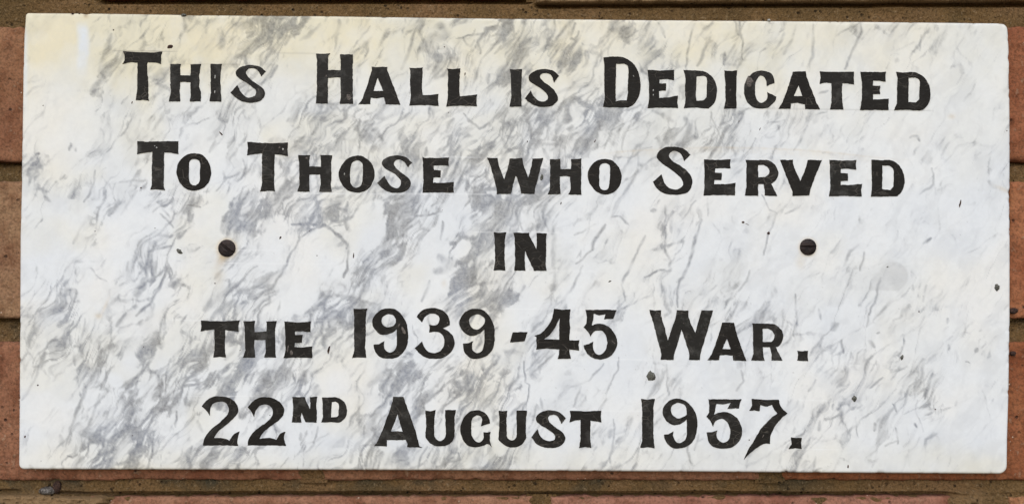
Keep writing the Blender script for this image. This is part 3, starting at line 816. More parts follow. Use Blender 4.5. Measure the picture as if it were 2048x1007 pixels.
# ---- lettering, traced glyph by glyph: corner points "x,y", curve points "~x,y"; contours split by "/"
S0 = 2048 / 340.0
LET = [
# line 1
(220, 80, S0, "T", "158,135 350,148 490,152 632,140 615,200 618,292 560,275 455,268 447,300 462,560 462,700 475,735 400,722 310,725 328,600 332,400 332,275 245,268 150,290 178,245 172,180"),
(220, 80, S0, "H", "725,290 855,290 845,350 848,428 970,430 975,350 970,295 1100,290 1078,400 1072,440 1082,490 1070,560 1095,620 1095,740 962,742 972,660 970,508 848,508 838,620 845,740 708,740 735,620 728,540 728,400"),
(220, 80, S0, "I", "1212,290 1350,290 1335,360 1330,480 1335,620 1342,742 1198,742 1215,640 1212,400"),
(220, 80, S0, "S", "1880,380 ~1800,320 ~1700,300 ~1600,318 ~1530,360 ~1515,410 ~1545,455 ~1620,500 ~1690,550 ~1745,590 ~1760,625 ~1745,670 ~1690,695 ~1630,680 ~1580,630 ~1555,580 1535,540 1450,635 ~1510,690 ~1590,740 ~1690,755 ~1790,740 ~1855,690 ~1868,630 ~1840,580 ~1770,530 ~1700,480 ~1650,425 ~1638,385 ~1665,350 ~1710,338 ~1760,350 ~1795,385 1820,440"),
(620, 80, S0, "H", "72,165 150,168 245,162 222,190 215,300 218,365 290,360 368,368 370,250 360,175 518,175 515,300 515,500 515,700 520,770 358,768 372,650 368,455 290,450 218,458 215,600 215,765 70,765 82,650 84,450 85,250"),
(620, 80, S0, "A", "745,325 930,325 930,360 965,450 1020,590 1055,690 1090,780 910,775 905,740 890,690 800,705 730,695 728,775 582,775 620,735 680,580 715,460 745,370/815,455 880,615 765,615"),
(620, 80, S0, "L", "1195,335 1275,340 1360,332 1352,450 1350,600 1360,665 1450,660 1550,650 1540,720 1550,795 1400,785 1195,790 1215,700 1205,500 1210,380"),
(620, 80, S0, "L", "1650,345 1720,350 1812,343 1802,450 1798,600 1805,680 1900,670 2012,655 2005,730 2012,800 1850,790 1640,800 1660,700 1660,500 1665,380"),
(1000, 80, S0, "I", "115,352 185,356 265,350 262,450 255,600 260,800 115,803 135,700 133,500 128,400"),
(1000, 80, S0, "S", "712,435 ~650,375 ~570,352 ~480,355 ~400,385 ~350,430 ~350,480 ~395,525 ~470,570 ~540,625 ~575,670 ~570,715 ~520,742 ~455,725 ~400,670 372,605 300,705 ~360,755 ~440,795 ~530,805 ~630,790 ~690,735 ~695,680 ~660,615 ~590,550 ~510,490 ~480,445 ~495,415 ~540,397 ~590,405 ~630,445 650,515"),
(1000, 80, S0, "D", "1243,210 1380,200 ~1460,205 ~1540,235 ~1620,305 ~1670,395 ~1690,500 ~1690,600 ~1665,700 ~1610,780 1545,815 1400,812 1240,810 1260,700 1255,500 1255,300/1400,285 1440,290 ~1495,285 ~1535,310 ~1548,360 1540,500 1540,640 1525,725 1460,725 1395,740 1392,600 1398,400"),
(1250, 90, S0, "E", "270,300 420,308 595,302 590,360 592,425 500,412 418,418 412,462 495,465 495,550 410,555 412,638 530,630 638,608 632,690 640,762 450,755 270,762 290,650 288,450"),
(1250, 90, S0, "D", "705,302 800,308 890,308 ~960,322 ~1030,365 ~1080,430 ~1108,520 ~1105,600 ~1085,680 ~1050,730 1005,768 850,755 705,765 725,700 722,500 730,400/862,380 950,372 ~980,390 ~988,430 985,550 980,630 950,665 860,670 852,600 860,480"),
(1250, 90, S0, "I", "1195,308 1270,315 1352,308 1345,380 1340,600 1345,765 1192,768 1210,650 1208,450"),
(1250, 90, S0, "C", "1800,462 ~1795,400 ~1760,345 ~1700,318 ~1630,310 ~1550,330 ~1490,385 ~1445,460 ~1433,550 ~1450,640 ~1490,710 ~1560,755 ~1640,768 ~1720,755 ~1780,710 ~1815,660 1822,622 1712,570 ~1718,620 ~1700,665 ~1645,700 ~1600,675 ~1572,610 ~1568,500 ~1580,430 ~1610,385 ~1640,368 ~1680,390 ~1700,430 1708,500 1740,480"),
(1540, 90, S0, "A", "275,320 430,318 440,380 480,490 520,590 555,690 605,775 420,775 420,715 335,700 250,705 250,770 100,770 150,690 200,560 245,420/345,485 388,615 285,615"),
(1540, 90, S0, "T", "598,318 800,325 1012,325 1008,400 1012,478 940,465 870,462 868,550 870,690 885,778 720,778 740,690 740,460 680,455 598,470 608,400"),
(1540, 90, S0, "E", "1088,322 1240,328 1397,325 1388,380 1392,442 1300,430 1240,430 1240,490 1328,490 1322,530 1325,592 1240,592 1240,655 1330,655 1430,645 1425,720 1430,785 1250,780 1085,785 1105,650 1108,450"),
(1540, 90, S0, "D", "1520,325 1620,332 1720,325 ~1790,345 ~1860,395 ~1905,460 ~1930,560 ~1930,640 ~1900,720 ~1860,770 1805,788 1650,780 1495,785 1530,700 1530,520 1535,400/1670,395 1750,390 ~1790,410 ~1805,440 1800,550 1798,650 1760,690 1668,690 1665,600 1672,480"),
# line 2
(260, 260, S0, "T", "85,132 180,140 320,138 470,133 585,135 580,210 585,292 500,272 412,268 410,400 408,560 405,680 420,725 330,712 242,720 262,660 265,450 270,262 180,272 85,292 92,210"),
(260, 260, S0, "O", "~770,280 ~860,295 ~930,360 ~970,450 ~975,540 ~950,620 ~890,690 ~800,728 ~720,722 ~650,690 ~595,620 ~563,530 ~565,450 ~600,370 ~680,300/~775,350 ~820,360 ~843,400 843,500 ~838,610 ~810,655 ~775,665 ~735,650 ~712,600 710,500 ~712,400 ~735,360"),
(260, 260, S0, "T", "1415,142 1600,155 1700,158 1905,150 1898,230 1902,318 1830,300 1742,290 1740,450 1735,650 1750,738 1660,732 1565,738 1592,650 1590,450 1592,280 1500,290 1408,302 1420,220"),
(590, 270, S0, "H", "35,242 100,245 185,240 170,310 172,380 240,378 315,382 312,310 305,240 450,242 435,330 440,500 432,600 445,685 290,685 310,600 305,475 172,475 172,580 180,682 30,682 52,600 52,450 50,330"),
(590, 270, S0, "O", "~740,248 ~830,262 ~905,320 ~950,400 ~960,480 ~940,560 ~890,640 ~800,688 ~710,690 ~620,655 ~560,580 ~528,500 ~530,430 ~570,350 ~640,280/~745,303 ~790,320 ~818,365 815,480 ~805,580 ~770,625 ~735,632 ~695,615 ~668,570 662,480 ~670,380 ~700,325"),
(590, 270, S0, "S", "1412,330 ~1350,275 ~1280,250 ~1190,247 ~1110,268 ~1055,310 ~1048,355 ~1090,405 ~1180,455 ~1250,515 ~1278,570 ~1265,615 ~1225,640 ~1170,625 ~1120,570 1078,490 990,578 ~1050,640 ~1130,685 ~1230,698 ~1320,682 ~1380,635 ~1395,580 ~1370,520 ~1300,465 ~1220,400 ~1190,355 ~1200,315 ~1240,295 ~1290,305 ~1330,340 1360,390"),
(590, 270, S0, "E", "1535,260 1560,275 1700,275 1855,270 1850,320 1852,372 1760,365 1670,368 1675,420 1760,428 1755,512 1668,512 1665,572 1790,575 1915,562 1910,630 1915,695 1730,688 1535,692 1548,560 1545,400"),
(960, 280, S0, "W", "85,212 150,218 212,212 225,300 290,470 330,350 360,220 430,222 510,215 520,290 580,455 620,310 632,222 762,218 730,330 690,500 660,590 655,650 495,645 490,600 440,435 425,430 395,560 375,648 200,650 205,600 165,450 125,300"),
(960, 280, S0, "H", "840,230 905,232 972,225 965,290 968,348 1030,348 1095,345 1100,290 1092,230 1222,222 1218,330 1220,500 1215,600 1225,658 1062,655 1090,600 1085,440 1030,432 965,438 962,560 970,648 815,655 840,590 845,450 845,320"),
(960, 280, S0, "O", "~1505,228 ~1590,245 ~1660,310 ~1700,400 ~1705,470 ~1680,555 ~1620,620 ~1540,655 ~1450,645 ~1380,600 ~1320,520 ~1297,440 ~1310,360 ~1360,285 ~1430,240/~1500,275 ~1545,290 ~1568,335 1563,440 ~1555,550 ~1535,590 ~1500,603 ~1460,590 ~1440,550 1435,440 ~1440,340 ~1455,295"),
(1290, 270, S0, "S", "550,235 ~480,175 ~400,145 ~320,140 ~240,150 ~170,190 ~140,250 ~160,300 ~230,360 ~310,415 ~400,485 ~450,545 ~455,600 ~420,640 ~360,655 ~290,635 ~235,575 200,470 95,560 ~140,640 ~220,700 ~330,718 ~430,715 ~510,690 ~555,630 ~570,560 ~550,490 ~490,415 ~420,365 ~340,320 ~292,265 ~295,225 ~330,195 ~375,192 ~420,215 ~450,255 470,315"),
(1290, 270, S0, "E", "710,295 870,300 1030,292 1025,345 1030,402 940,400 848,402 845,452 925,455 922,545 835,545 830,590 960,590 1088,575 1085,650 1085,728 900,722 705,730 715,600 715,450"),
(1290, 270, S0, "R", "1210,298 1330,302 1460,298 ~1530,325 ~1585,385 ~1605,460 ~1590,520 ~1560,560 1520,585 1550,640 1590,732 1440,728 1440,660 1425,590 1362,590 1362,650 1365,728 1200,730 1222,620 1218,450 1225,350/1360,362 1430,360 ~1480,390 ~1500,430 ~1490,470 1450,505 1365,508"),
(1490, 280, S0, "V", "422,238 500,240 578,238 575,270 610,370 665,490 720,370 750,270 752,240 925,242 890,330 830,480 785,600 775,668 675,668 572,672 570,620 510,470 460,340"),
(1490, 280, S0, "E", "1018,240 1180,248 1342,242 1335,300 1340,355 1240,345 1155,350 1155,398 1240,402 1238,492 1152,495 1152,540 1280,538 1412,525 1400,600 1405,680 1200,672 1008,678 1030,560 1022,400"),
(1490, 280, S0, "D", "1520,238 1640,242 1740,242 ~1800,260 ~1865,315 ~1905,390 ~1920,470 ~1918,540 ~1890,620 1835,678 1760,678 1515,682 1530,560 1525,400/1655,305 1720,305 ~1770,325 ~1792,370 1790,470 1790,560 1750,600 1652,590 1652,450"),
# line 3
(940, 430, 7.19, "I", "342,245 430,252 525,245 502,330 500,500 498,680 512,798 430,790 338,795 360,680 358,480 352,330"),
(940, 430, 7.19, "N", "625,250 740,255 855,250 852,290 900,380 955,490 962,380 955,255 1108,262 1090,350 1098,500 1090,700 1100,798 915,798 910,770 840,630 792,510 785,640 798,798 635,795 648,700 645,480 640,330"),
# line 4
(390, 600, S0, "T", "70,242 200,250 380,250 540,240 522,310 525,378 450,365 365,355 362,480 362,600 372,685 300,680 220,685 235,600 235,470 235,350 150,358 68,375 78,310"),
(390, 600, S0, "H", "582,248 650,252 725,245 712,310 718,380 790,378 860,372 865,310 858,252 985,248 965,340 965,500 970,620 975,688 835,685 855,600 848,475 715,475 715,580 728,688 580,688 605,600 600,450 600,330"),
(390, 600, S0, "E", "1075,250 1230,265 1398,252 1390,310 1390,382 1300,372 1205,375 1205,415 1295,415 1290,512 1205,512 1198,560 1300,565 1412,552 1410,620 1415,692 1230,688 1068,692 1090,600 1088,400"),
(690, 600, S0, "1", "102,98 180,105 270,95 250,200 250,400 242,560 258,692 170,685 85,692 112,600 110,400 112,200"),
(690, 600, S0, "9", "~530,95 ~610,110 ~680,170 ~735,260 ~760,370 ~762,460 ~745,550 ~700,630 ~620,690 ~520,700 ~430,685 ~380,640 ~350,580 342,532 410,528 475,490 ~470,540 ~490,600 ~540,628 ~590,605 ~620,555 625,450 622,345 ~580,385 ~500,412 ~420,405 ~360,350 ~330,280 ~340,210 ~390,145 ~455,105/~525,165 ~590,190 ~615,240 ~600,290 ~550,318 ~500,322 ~455,290 ~440,245 ~460,195"),
(690, 600, S0, "3", "862,200 ~920,125 ~1000,95 ~1100,95 ~1180,125 ~1235,180 ~1260,240 1265,295 ~1230,315 1180,335 ~1240,365 ~1300,430 ~1322,500 ~1310,570 ~1260,640 ~1180,690 ~1080,703 ~980,690 ~900,640 840,575 930,490 ~950,550 ~990,605 ~1060,635 ~1130,620 ~1180,570 ~1198,500 ~1180,430 ~1140,390 ~1080,378 1015,390 1020,340 1015,290 ~1060,305 ~1110,290 ~1135,250 ~1138,210 ~1110,175 ~1060,158 ~1000,170 ~950,215 928,270"),
(690, 600, S0, "9", "~1590,100 ~1670,120 ~1740,190 ~1790,290 ~1803,400 ~1800,510 ~1770,600 ~1700,670 ~1600,703 ~1510,690 ~1450,640 ~1425,580 1420,520 1490,512 1545,490 ~1530,540 ~1540,600 ~1590,632 ~1640,615 ~1670,560 1680,460 1678,350 ~1640,385 ~1570,420 ~1500,425 ~1430,380 ~1380,300 ~1390,220 ~1440,145 ~1510,108/~1590,165 ~1650,185 ~1685,230 ~1670,290 ~1620,340 ~1565,348 ~1515,310 ~1495,250 ~1520,195"),
(1000, 600, S0, "-", "155,385 330,378 300,490 118,505"),
(1000, 600, S0, "4", "650,98 740,112 850,108 840,200 845,350 835,480 955,480 948,540 955,602 835,590 840,640 852,702 690,702 712,650 715,590 560,580 435,590 442,540 435,440 418,425 ~490,395 ~560,330 ~620,235 640,170/720,210 715,340 712,470 525,468 ~600,410 ~660,330"),
(1000, 600, S0, "5", "1030,115 1215,112 1405,115 1385,170 1365,225 1255,225 1270,165 ~1200,178 1130,158 1125,220 1105,300 ~1180,282 ~1260,290 ~1340,345 ~1395,430 ~1412,520 ~1390,600 ~1330,670 ~1240,708 ~1160,705 ~1080,670 ~1030,610 1005,540 1070,525 1125,495 ~1120,560 ~1140,625 ~1185,655 ~1240,635 ~1280,580 ~1292,500 ~1275,420 ~1230,370 ~1180,360 ~1130,380 1090,435 ~1060,380 1005,325 1040,280 1045,200"),
(1290, 600, S0, "W", "50,115 120,122 192,120 195,190 240,340 275,480 320,350 370,200 385,118 450,122 520,120 520,190 560,300 605,390 640,260 680,122 820,120 785,250 730,440 680,600 665,660 662,718 530,718 535,650 490,500 440,350 400,500 350,650 345,715 188,715 195,640 150,470 105,290"),
(1290, 600, S0, "A", "930,268 1070,268 1090,350 1130,480 1180,610 1218,728 1062,725 1055,665 975,658 900,660 892,720 750,720 800,650 850,520 905,360/985,458 1030,585 930,585"),
(1290, 600, S0, "R", "1292,275 1420,278 1540,280 ~1600,310 ~1650,370 ~1665,430 ~1650,500 ~1610,550 1575,562 1610,630 1655,722 1525,725 1525,650 1505,565 1420,560 1420,640 1440,725 1275,725 1305,640 1300,450 1300,350/1418,342 1480,338 ~1530,365 ~1560,420 ~1550,470 1520,498 1420,500"),
(1290, 600, S0, ".", "1835,605 1900,610 1965,605 1962,670 1965,730 1835,725 1842,660"),
# line 5
(390, 780, S0, "2", "80,190 ~150,110 ~240,72 ~330,72 ~420,90 ~490,145 ~520,210 ~510,280 ~450,350 ~370,420 ~290,485 ~245,540 230,572 ~310,570 ~370,580 415,605 ~450,545 ~490,510 540,492 ~520,560 ~510,610 520,665 300,660 100,662 ~105,600 ~140,530 ~200,460 ~290,390 ~360,325 ~400,270 ~410,220 ~380,155 ~340,135 ~290,132 ~230,150 ~190,200 180,305 ~140,240"),
(390, 780, S0, "2", "635,200 ~700,125 ~780,85 ~870,78 ~960,100 ~1035,150 ~1075,230 ~1060,300 ~1010,360 ~930,420 ~850,480 ~800,535 780,578 ~870,568 ~930,575 980,592 ~1010,540 ~1050,505 1092,495 ~1075,560 ~1080,610 1100,665 870,660 635,663 ~640,600 ~680,530 ~760,450 ~850,390 ~910,330 ~938,270 ~930,220 ~895,180 ~840,168 ~780,185 ~735,240 715,320 ~680,255"),
(390, 780, S0, "N", "1170,75 1240,80 1325,78 1345,140 1385,225 1388,150 1382,78 1475,75 1462,160 1468,300 1465,385 1335,382 1310,330 1285,265 1275,320 1285,385 1165,382 1180,300 1180,160"),
(390, 780, S0, "D", "1530,80 1640,82 ~1700,80 ~1770,110 ~1815,170 ~1833,240 ~1820,310 ~1780,360 1735,385 1620,380 1520,385 1540,310 1538,160/1648,140 1690,132 ~1725,150 ~1735,190 1730,240 ~1728,300 1705,318 1640,318 1642,230"),
(730, 780, S0, "A", "340,75 465,75 480,120 520,230 570,370 620,520 655,670 690,685 505,682 510,640 488,590 380,600 265,595 262,672 110,668 150,610 220,450 290,260 330,130/392,285 420,390 455,490 315,490 360,380"),
(730, 780, S0, "U", "725,235 790,245 850,232 838,320 832,480 ~838,550 ~870,595 ~910,605 ~950,585 ~972,530 970,400 962,235 1095,232 1080,320 1080,550 ~1050,610 ~990,655 ~900,672 ~820,655 ~760,610 725,560 735,450 735,330"),
(730, 780, S0, "G", "1508,395 ~1500,355 ~1475,300 ~1420,255 ~1340,235 ~1260,255 ~1200,310 ~1160,390 ~1148,470 ~1165,560 ~1205,630 ~1270,675 ~1350,680 ~1420,665 1470,640 ~1500,650 1530,690 ~1510,620 ~1505,560 1515,495 1470,505 1425,500 ~1430,560 ~1410,605 ~1370,625 ~1330,610 ~1295,560 ~1280,480 ~1282,390 ~1300,330 ~1345,298 ~1390,310 ~1410,350 1395,430 1450,410"),
(960, 780, S0, "U", "222,240 275,250 332,240 320,330 320,480 ~328,560 ~355,595 ~390,600 ~425,580 ~440,530 440,400 438,240 570,240 555,320 552,500 558,570 ~530,620 ~480,665 ~400,685 ~320,670 ~250,620 220,580 232,450 232,330"),
(960, 780, S0, "S", "1035,335 ~970,270 ~890,240 ~800,240 ~720,270 ~675,320 ~680,370 ~740,420 ~820,470 ~890,525 ~905,570 ~880,600 ~820,605 ~760,580 ~720,530 695,465 618,560 ~680,640 ~760,680 ~850,692 ~950,675 ~1015,620 ~1025,560 ~990,500 ~910,440 ~840,380 ~820,330 ~840,300 ~885,290 ~930,310 ~960,350 980,400"),
(960, 780, S0, "T", "1082,240 1270,250 1462,240 1455,310 1462,382 1390,370 1332,362 1330,480 1328,600 1340,690 1270,680 1192,690 1210,600 1210,480 1212,352 1150,360 1080,382 1092,310"),
(1270, 780, S0, "1", "70,100 150,108 240,98 222,200 222,400 222,560 235,692 150,682 62,690 85,600 85,400 85,200"),
(1270, 780, S0, "9", "~520,97 ~600,120 ~680,190 ~735,290 ~750,400 ~740,510 ~700,610 ~620,675 ~530,698 ~450,690 ~390,640 ~355,580 350,530 400,525 465,490 ~460,545 ~490,610 ~530,630 ~590,605 ~620,555 625,450 622,345 ~590,375 ~520,410 ~450,412 ~380,370 ~335,290 ~340,210 ~390,140 ~450,105/~520,148 ~590,170 ~620,230 620,290 ~560,325 ~500,330 ~450,290 ~430,235 ~450,180"),
(1270, 780, S0, "5", "885,105 1050,102 1285,105 1265,160 1250,215 1110,220 1135,180 1150,145 ~1080,165 980,160 970,220 955,290 ~1010,265 ~1090,258 ~1170,285 ~1240,345 ~1280,430 ~1290,510 ~1265,590 ~1200,665 ~1120,697 ~1020,697 ~930,670 ~880,600 862,500 930,498 992,475 ~980,530 ~1000,590 ~1060,625 ~1120,600 ~1145,540 ~1140,450 ~1110,380 ~1060,345 ~1000,350 ~960,385 940,435 ~910,370 860,315 890,260 895,180"),
(1270, 780, S0, "7", "1405,98 1560,110 1730,108 ~1760,200 1838,275 ~1770,330 ~1700,410 ~1650,500 ~1630,560 1628,640 ~1560,640 ~1470,690 ~1370,770 1310,835 ~1370,700 ~1440,590 ~1510,470 ~1590,380 ~1650,320 1712,278 ~1670,220 1650,170 ~1580,195 1510,175 1500,248 1440,240 1375,242 1410,180"),
(1270, 780, S0, ".", "1878,560 1945,572 2010,570 2000,630 2008,702 1930,695 1850,702 1885,650"),
]

def contour(txt, ox, oy, sc, wob):
    """glyph outline in photo pixels, densified, curve points on a Catmull-Rom, slightly hand-cut"""
    pts, sm = [], []
    for tok in txt.split():
        s = tok.startswith("~")
        x, y = tok.lstrip("~").split(",")
        pts.append((ox + float(x) / sc, oy + float(y) / sc)); sm.append(s)
    n = len(pts); out = []
    pts = np.array(pts)
    for i in range(n):
        p1, p2 = pts[i], pts[(i + 1) % n]
        s1, s2 = sm[i], sm[(i + 1) % n]
        L = np.hypot(*(p2 - p1)); k = max(1, int(L / 3.0))
        if not (s1 or s2):
            for j in range(k):
                out.append(p1 + (p2 - p1) * j / k)
        else:
            m1 = (p2 - pts[i - 1]) * 0.5 if s1 else (p2 - p1) * 0.8
            m2 = (pts[(i + 2) % n] - p1) * 0.5 if s2 else (p2 - p1) * 0.8
            k = max(2, k)
            for j in range(k):
                t = j / k
                out.append((2*t**3 - 3*t**2 + 1) * p1 + (t**3 - 2*t**2 + t) * m1 + (-2*t**3 + 3*t**2) * p2 + (t**3 - t**2) * m2)
    out = np.array(out)
    out[:, 0] += (fbm(out[:, 0] / 5, out[:, 1] / 5, 230, 2) - .5) * wob
    out[:, 1] += (fbm(out[:, 0] / 5 + 40, out[:, 1] / 5, 232, 2) - .5) * wob
    return out

BEV, RISE = 0.00022, 0.00042
for (ox, oy, sc, ch, txt) in LET:
    cs = [contour(c, ox, oy, sc, 1.5) for c in txt.split("/")]
    mid = (cs[0].min(0) + cs[0].max(0)) / 2
    cu = bpy.data.curves.new("glyph", 'CURVE')
    cu.dimensions = '2D'; cu.fill_mode = 'BOTH'
    cu.extrude = 0.0009; cu.bevel_depth = BEV; cu.bevel_resolution = 1; cu.offset = -BEV
    for c in cs:
        sp = cu.splines.new('POLY')
        sp.points.add(len(c) - 1)
        co = np.zeros((len(c), 4)); co[:, 0] = (c[:, 0] - mid[0]) * MM; co[:, 1] = -(c[:, 1] - mid[1]) * MM; co[:, 3] = 1
        sp.points.foreach_set("co", co.reshape(-1))
        sp.use_cyclic_u = True
    tmp = bpy.data.objects.new("glyph_tmp", cu)
    COL.objects.link(tmp)
    dg = bpy.context.evaluated_depsgraph_get()
    me = bpy.data.meshes.new_from_object(tmp.evaluated_get(dg))
    bpy.data.objects.remove(tmp); bpy.data.curves.remove(cu)
    # lay the glyph into the vertical face: curve z -> -y
    co = np.empty(len(me.vertices) * 3, np.float32); me.vertices.foreach_get("co", co); co = co.reshape(-1, 3)
    new = np.stack([co[:, 0], -co[:, 2], co[:, 1]], -1)
    me.vertices.foreach_set("co", new.reshape(-1)); me.update()
    nm = "numeral" if ch.isdigit() else {"-": "hyphen", ".": "full_stop"}.get(ch, "letter")
    me.name = nm
    o = new_obj(nm, me, M_LETTER, plaque)
    o.location = (Px(mid[0]), 0.0009 + BEV - RISE, Pz(mid[1]))

# ---- flakes where the enamel has come away
def blob_outline(x, y, rx_, ry_, rot, seed, n=11):
    r = random.Random(seed); pts = []
    for i in range(n):
        a = 2 * math.pi * i / n; k = r.uniform(0.72, 1.15)
        u, v = rx_ * k * math.cos(a), ry_ * k * math.sin(a)
        pts.append((x + u * math.cos(rot) - v * math.sin(rot), y + u * math.sin(rot) + v * math.cos(rot)))
    return pts

def dome(name, x, y, rx_, ry_, rot, h, mat, seed, parent=plaque, base=0.0, n=12, rings=3, PXf=Px, PZf=Pz):
    """a small irregular lump stuck on a vertical face; base = its y in the parent's frame"""
    r = random.Random(seed)
    out = blob_outline(x, y, rx_, ry_, rot, seed, n)
    bm = bmesh.new(); prev = None
    for k in range(rings + 1):
        f = math.cos(k / (rings + 0.35) * math.pi / 2)
        d = math.sin(k / (rings + 0.35) * math.pi / 2) * h
        ring = [bm.verts.new((PXf(x + (px - x) * f), base - d * r.uniform(0.85, 1.15), PZf(y + (py - y) * f))) for (px, py) in out]
        if prev:
            for i in range(n):
                bm.faces.new((prev[i], ring[i], ring[(i + 1) % n], prev[(i + 1) % n]))
        prev = ring
    bm.faces.new(prev)
    bmesh.ops.recalc_face_normals(bm, faces=bm.faces)
    m = bpy.data.meshes.new(name); bm.to_mesh(m); bm.free()
    return new_obj(name, m, mat, parent, smooth=True)

T0 = -RISE + 0.00012
for i, (x, y, a, b, rot, mt) in enumerate([
        (430.5, 154, 1.6, 6, .05, 0), (430, 184, 1.4, 4, .1, 0), (517, 180, 1.6, 4, -.5, 1), (698, 194, 6, 9, -.5, 1), (653, 152, 2.2, 3, .4, 1),
        (1267, 152.5, 1.2, 2.6, -.5, 0), (1306.5, 181, 1.5, 3.0, 0, 0), (1306.5, 190, 1.6, 2.2, 0, 0), (1498, 165, 8, 13, .2, 1), (1505, 163, 3, 4, 0, 1), (1460, 181, 1.2, 4, .3, 1),
        (309.8, 291.8, 1.7, 1.6, 0, 0), (313.6, 295.4, 1.8, 1.8, 0, 0), (566.2, 298, 2.6, 2.6, 0, 0), (559, 295, 2.4, 2.6, .7, 1), (689, 348, 1.8, 3.4, .1, 0), (614, 316, 3, 3, 0, 1),
        (807, 660, 4, 12, -.4, 1), (798, 650, 2, 6, .5, 1), (897, 691, 1.2, 3.6, -.5, 1), (1227, 684, 1.4, 6, -.9, 1), (1118, 873, 2.2, 3.2, .2, 1), (1526, 871, 1.1, 5.5, .45, 1), (583, 705, 4, 7, 0, 1),
        (1367, 646, 1.3, 1.3, 0, 1), (1321, 632, 1.4, 3, 0, 1), (576, 696, 2, 10, .15, 1), (895, 645, 2, 2, 0, 1), (540, 829, 1, 1, 0, 1)]):
    dome("enamel_chip", x, y, a, b, rot, 0.00034, M_CHIP if mt == 0 else M_DULLCHIP, 300 + i, base=T0, rings=1, n=9)

# ---- slotted screw heads
def screw(x, y, r, ang, seed):
    n = 44
    g = np.linspace(-1, 1, n)
    A, B = np.meshgrid(g, g)
    mx = np.maximum(np.abs(A), np.abs(B)); hy = np.maximum(np.hypot(A, B), 1e-9)
    a = A * mx / hy; b = B * mx / hy                       # square to disc
    rad = np.hypot(a, b)
    across = -a * math.sin(ang) + b * math.cos(ang)
    h = 0.00075 * np.sqrt(np.clip(1 - rad ** 2 * 0.97, 0, 1)) + 0.0004
    h = h + (fbm(a * 4 + seed, b * 4, 240, 3) - .5) * 0.00022
    slot = 1 - sstep(0.055, 0.13, np.abs(across))
    h = h * (1 - slot) + slot * 0.00012
    Pm = np.stack([Px(x + a * r) , -h, Pz(y + b * r)], -1)
    rim = np.zeros((n + 2, n + 2, 3)); rim[1:-1, 1:-1] = Pm
    rim[0, 1:-1] = Pm[0]; rim[-1, 1:-1] = Pm[-1]; rim[1:-1, 0] = Pm[:, 0]; rim[1:-1, -1] = Pm[:, -1]
    rim[0, 0], rim[0, -1], rim[-1, 0], rim[-1, -1] = Pm[0, 0], Pm[0, -1], Pm[-1, 0], Pm[-1, -1]
    for sl in (np.s_[0, :], np.s_[-1, :], np.s_[:, 0], np.s_[:, -1]):
        t = rim[sl]; t[..., 1] = 0.0015; rim[sl] = t
    m = grid_mesh("screw", rim)
    o = new_obj("screw", m, M_SCREW, plaque)
    return o
s1 = screw(454, 496, 17.2, math.radians(38), 1); s1["label"] = "rusty dark screw head with its slot slanting down to the right"
s2 = screw(1616, 493.5, 16.4, math.radians(1), 5); s2["label"] = "dark screw head with its slot level"

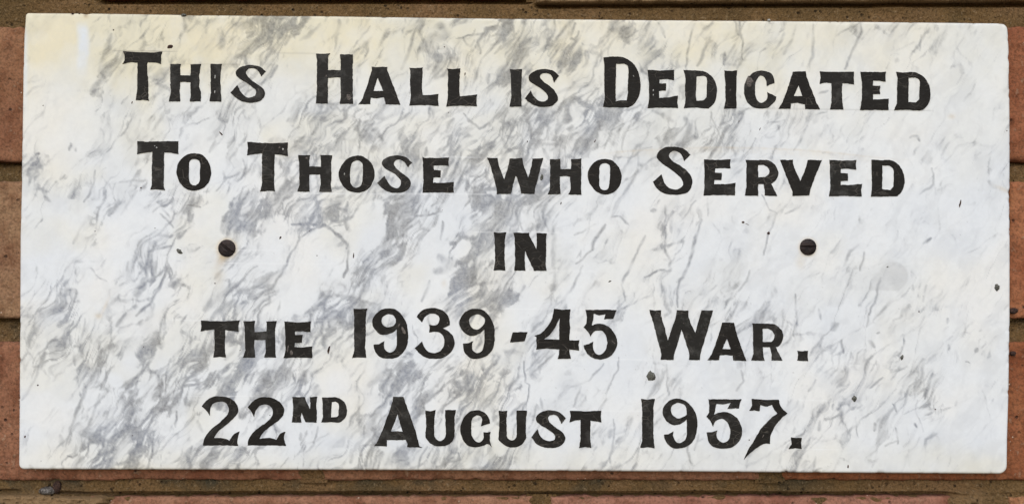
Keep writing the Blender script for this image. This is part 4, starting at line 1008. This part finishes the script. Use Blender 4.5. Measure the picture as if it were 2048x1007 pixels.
# ---- cement splashes and specks stuck to the stone
for i, (x, y, a, b, rot, h, mt) in enumerate([
        (1302, 751, 9.5, 11, .2, .0016, 0), (1994, 574, 5.5, 8, .1, .0014, 0), (1709, 796, 5.5, 7, 0, .0012, 0), (1804, 714, 3.4, 6, .1, .0010, 0),
        (340.5, 93.5, 6.8, 4.2, -.45, .0011, 1), (442, 267, 1.8, 6, -.7, .0007, 1), (358.5, 502.5, 7.5, 4.5, .65, .0011, 0), (657.5, 699, 2.4, 9.5, .25, .0008, 1),
        (1486, 444, 3.8, 2.6, 0, .0008, 1), (1494, 448, 6.5, 1.0, .42, .0003, 1), (1537, 466, 3.4, 3.2, 0, .0008, 1), (1920.5, 407, 2.1, 9.5, .25, .0007, 1), (1083.5, 354.5, 4.2, 7, .1, .0006, 0),
        (1520, 258, 1.5, 4, .35, .0005, 1), (2013.5, 261.5, 2.2, 2.2, 0, .0006, 1), (1838, 622.5, 1.8, 1.8, 0, .0005, 1), (1871, 817.5, 1.6, 1.6, 0, .0005, 1), (1573, 942, 2.6, 1.8, 0, .0006, 1),
        (1696, 932, 1.7, 4, .1, .0006, 1), (1498.5, 879, 1.8, 1.8, 0, .0005, 1), (75.5, 769.5, 2.2, 2, 0, .0005, 1), (50, 872.5, 2, 3, .3, .0006, 1), (82, 921, 1.5, 1.5, 0, .0004, 1),
        (707, 511, 1.6, 7.5, .08, .0006, 1), (561, 475, 2.2, 5, .5, .0007, 1), (619, 462, 1.8, 1.3, .2, .0005, 1), (634, 511, 1.7, 1.5, 0, .0005, 1), (430, 566, 1.8, 1.8, 0, .0005, 1), (889, 94, 1.8, 1.6, 0, .0005, 1),
        (930, 148, 1.5, 4.5, .2, .0006, 1), (897, 225, 1.2, 1.6, 0, .0004, 1), (1122, 406, 1.4, 3.5, .3, .0005, 1), (1055, 283, 1.2, 2, 0, .0004, 1), (1190, 282, 1.4, 5, .5, .0005, 1), (1478, 243, 1.5, 4, .3, .0005, 1),
        (227, 60, 2.4, 1.8, -.5, .0006, 1), (145, 27.5, 2.6, 2.2, 0, .0008, 1), (158, 27, 2, 1.6, 0, .0006, 1), (368, 30.5, 5.5, 3.6, -.1, .0011, 0), (282, 375, 2, 1.6, -.6, .0005, 1), (86, 211, 1.8, 1.2, -.3, .0004, 1),
        (264, 205, 1.4, 4, .4, .0005, 1), (799, 724, 1.2, 1.2, 0, .0004, 1), (885, 420, 1.4, 1.4, 0, .0004, 1), (1220, 562, 4, 1.8, -.4, .0005, 0), (1775, 533, 3, 1.5, -.5, .0005, 0), (1597, 758, 1.6, 1.5, 0, .0004, 0),
        (712, 761, 2.4, 1.5, -.2, .0004, 1), (786, 745, 1.0, 1.8, 0, .0004, 1), (480, 700, 2.6, 1.4, -.2, .0004, 1), (265, 870, 1.4, 1.4, 0, .0004, 1), (287, 693, 1.4, 1.4, 0, .0004, 1), (310, 456, 1.3, 1.3, 0, .0004, 1), (190, 462, 1.3, 1.3, 0, .0004, 1)]):
    big = a * b > 18
    dome("cement_splash" if mt == 0 else "dirt_speck", x, y, a, b, rot, h, M_SPLASH if mt == 0 else M_DIRT, 500 + i, base=0.00025, rings=3 if big else 2, n=13 if big else 8)
# pale plaster nub on the top edge
dome("plaster_nub", 1538.5, 40.5, 3.6, 3.0, 0, .0014, M_CHIP, 610, base=0.0008, rings=2, n=9)

# ------------------------------------------------------------------ loose debris in the joints
def lump(name, label, cat, px, py, y0, rx_, rz_, ry_, mat, seed):
    t = bpy.data.objects.new(name, None)
    bm = bmesh.new()
    bmesh.ops.create_icosphere(bm, subdivisions=3, radius=1.0)
    r = random.Random(seed)
    off = (r.random() * 50, r.random() * 50)
    for v in bm.verts:
        c = v.co.copy()
        k = 0.72 + 0.6 * float(fbm(np.array([c.x * 1.6 + c.z + off[0]]), np.array([c.y * 1.6 - c.z * .7 + off[1]]), 250, 3)[0])
        v.co = Vector((c.x * rx_ * k, c.y * ry_ * k, c.z * rz_ * k)) * MM
    m = bpy.data.meshes.new(name); bm.to_mesh(m); bm.free()
    bpy.data.objects.remove(t)
    o = new_obj(name, m, mat, None, smooth=True)
    o.location = (wx(px, y0), y0, wz(py, y0))
    o["label"] = label; o["category"] = cat
    return o
lump("grey_pellet", "crumpled silvery grey pellet lodged in the mortar below the plaque's lower left corner", "pellet", 96, 980, 0.0012, 16, 8, 11, M_FOIL, 3)
lump("dirt_clump", "dark red-brown clump beside the silvery pellet in the lower left mortar", "dirt", 114, 973, 0.0022, 8, 13, 9, M_DIRT, 5)
lump("dirt_clump", "dark speckled clump at the plaque's right edge, just above the lower mortar joint", "dirt", 2026, 621, -0.0015, 9, 6, 9, M_DIRT, 8)
lump("dirt_clump", "small black clump on the right-hand brick below the lower mortar joint", "dirt", 2026, 706, -0.0004, 6, 5, 6, M_DIRT, 12)
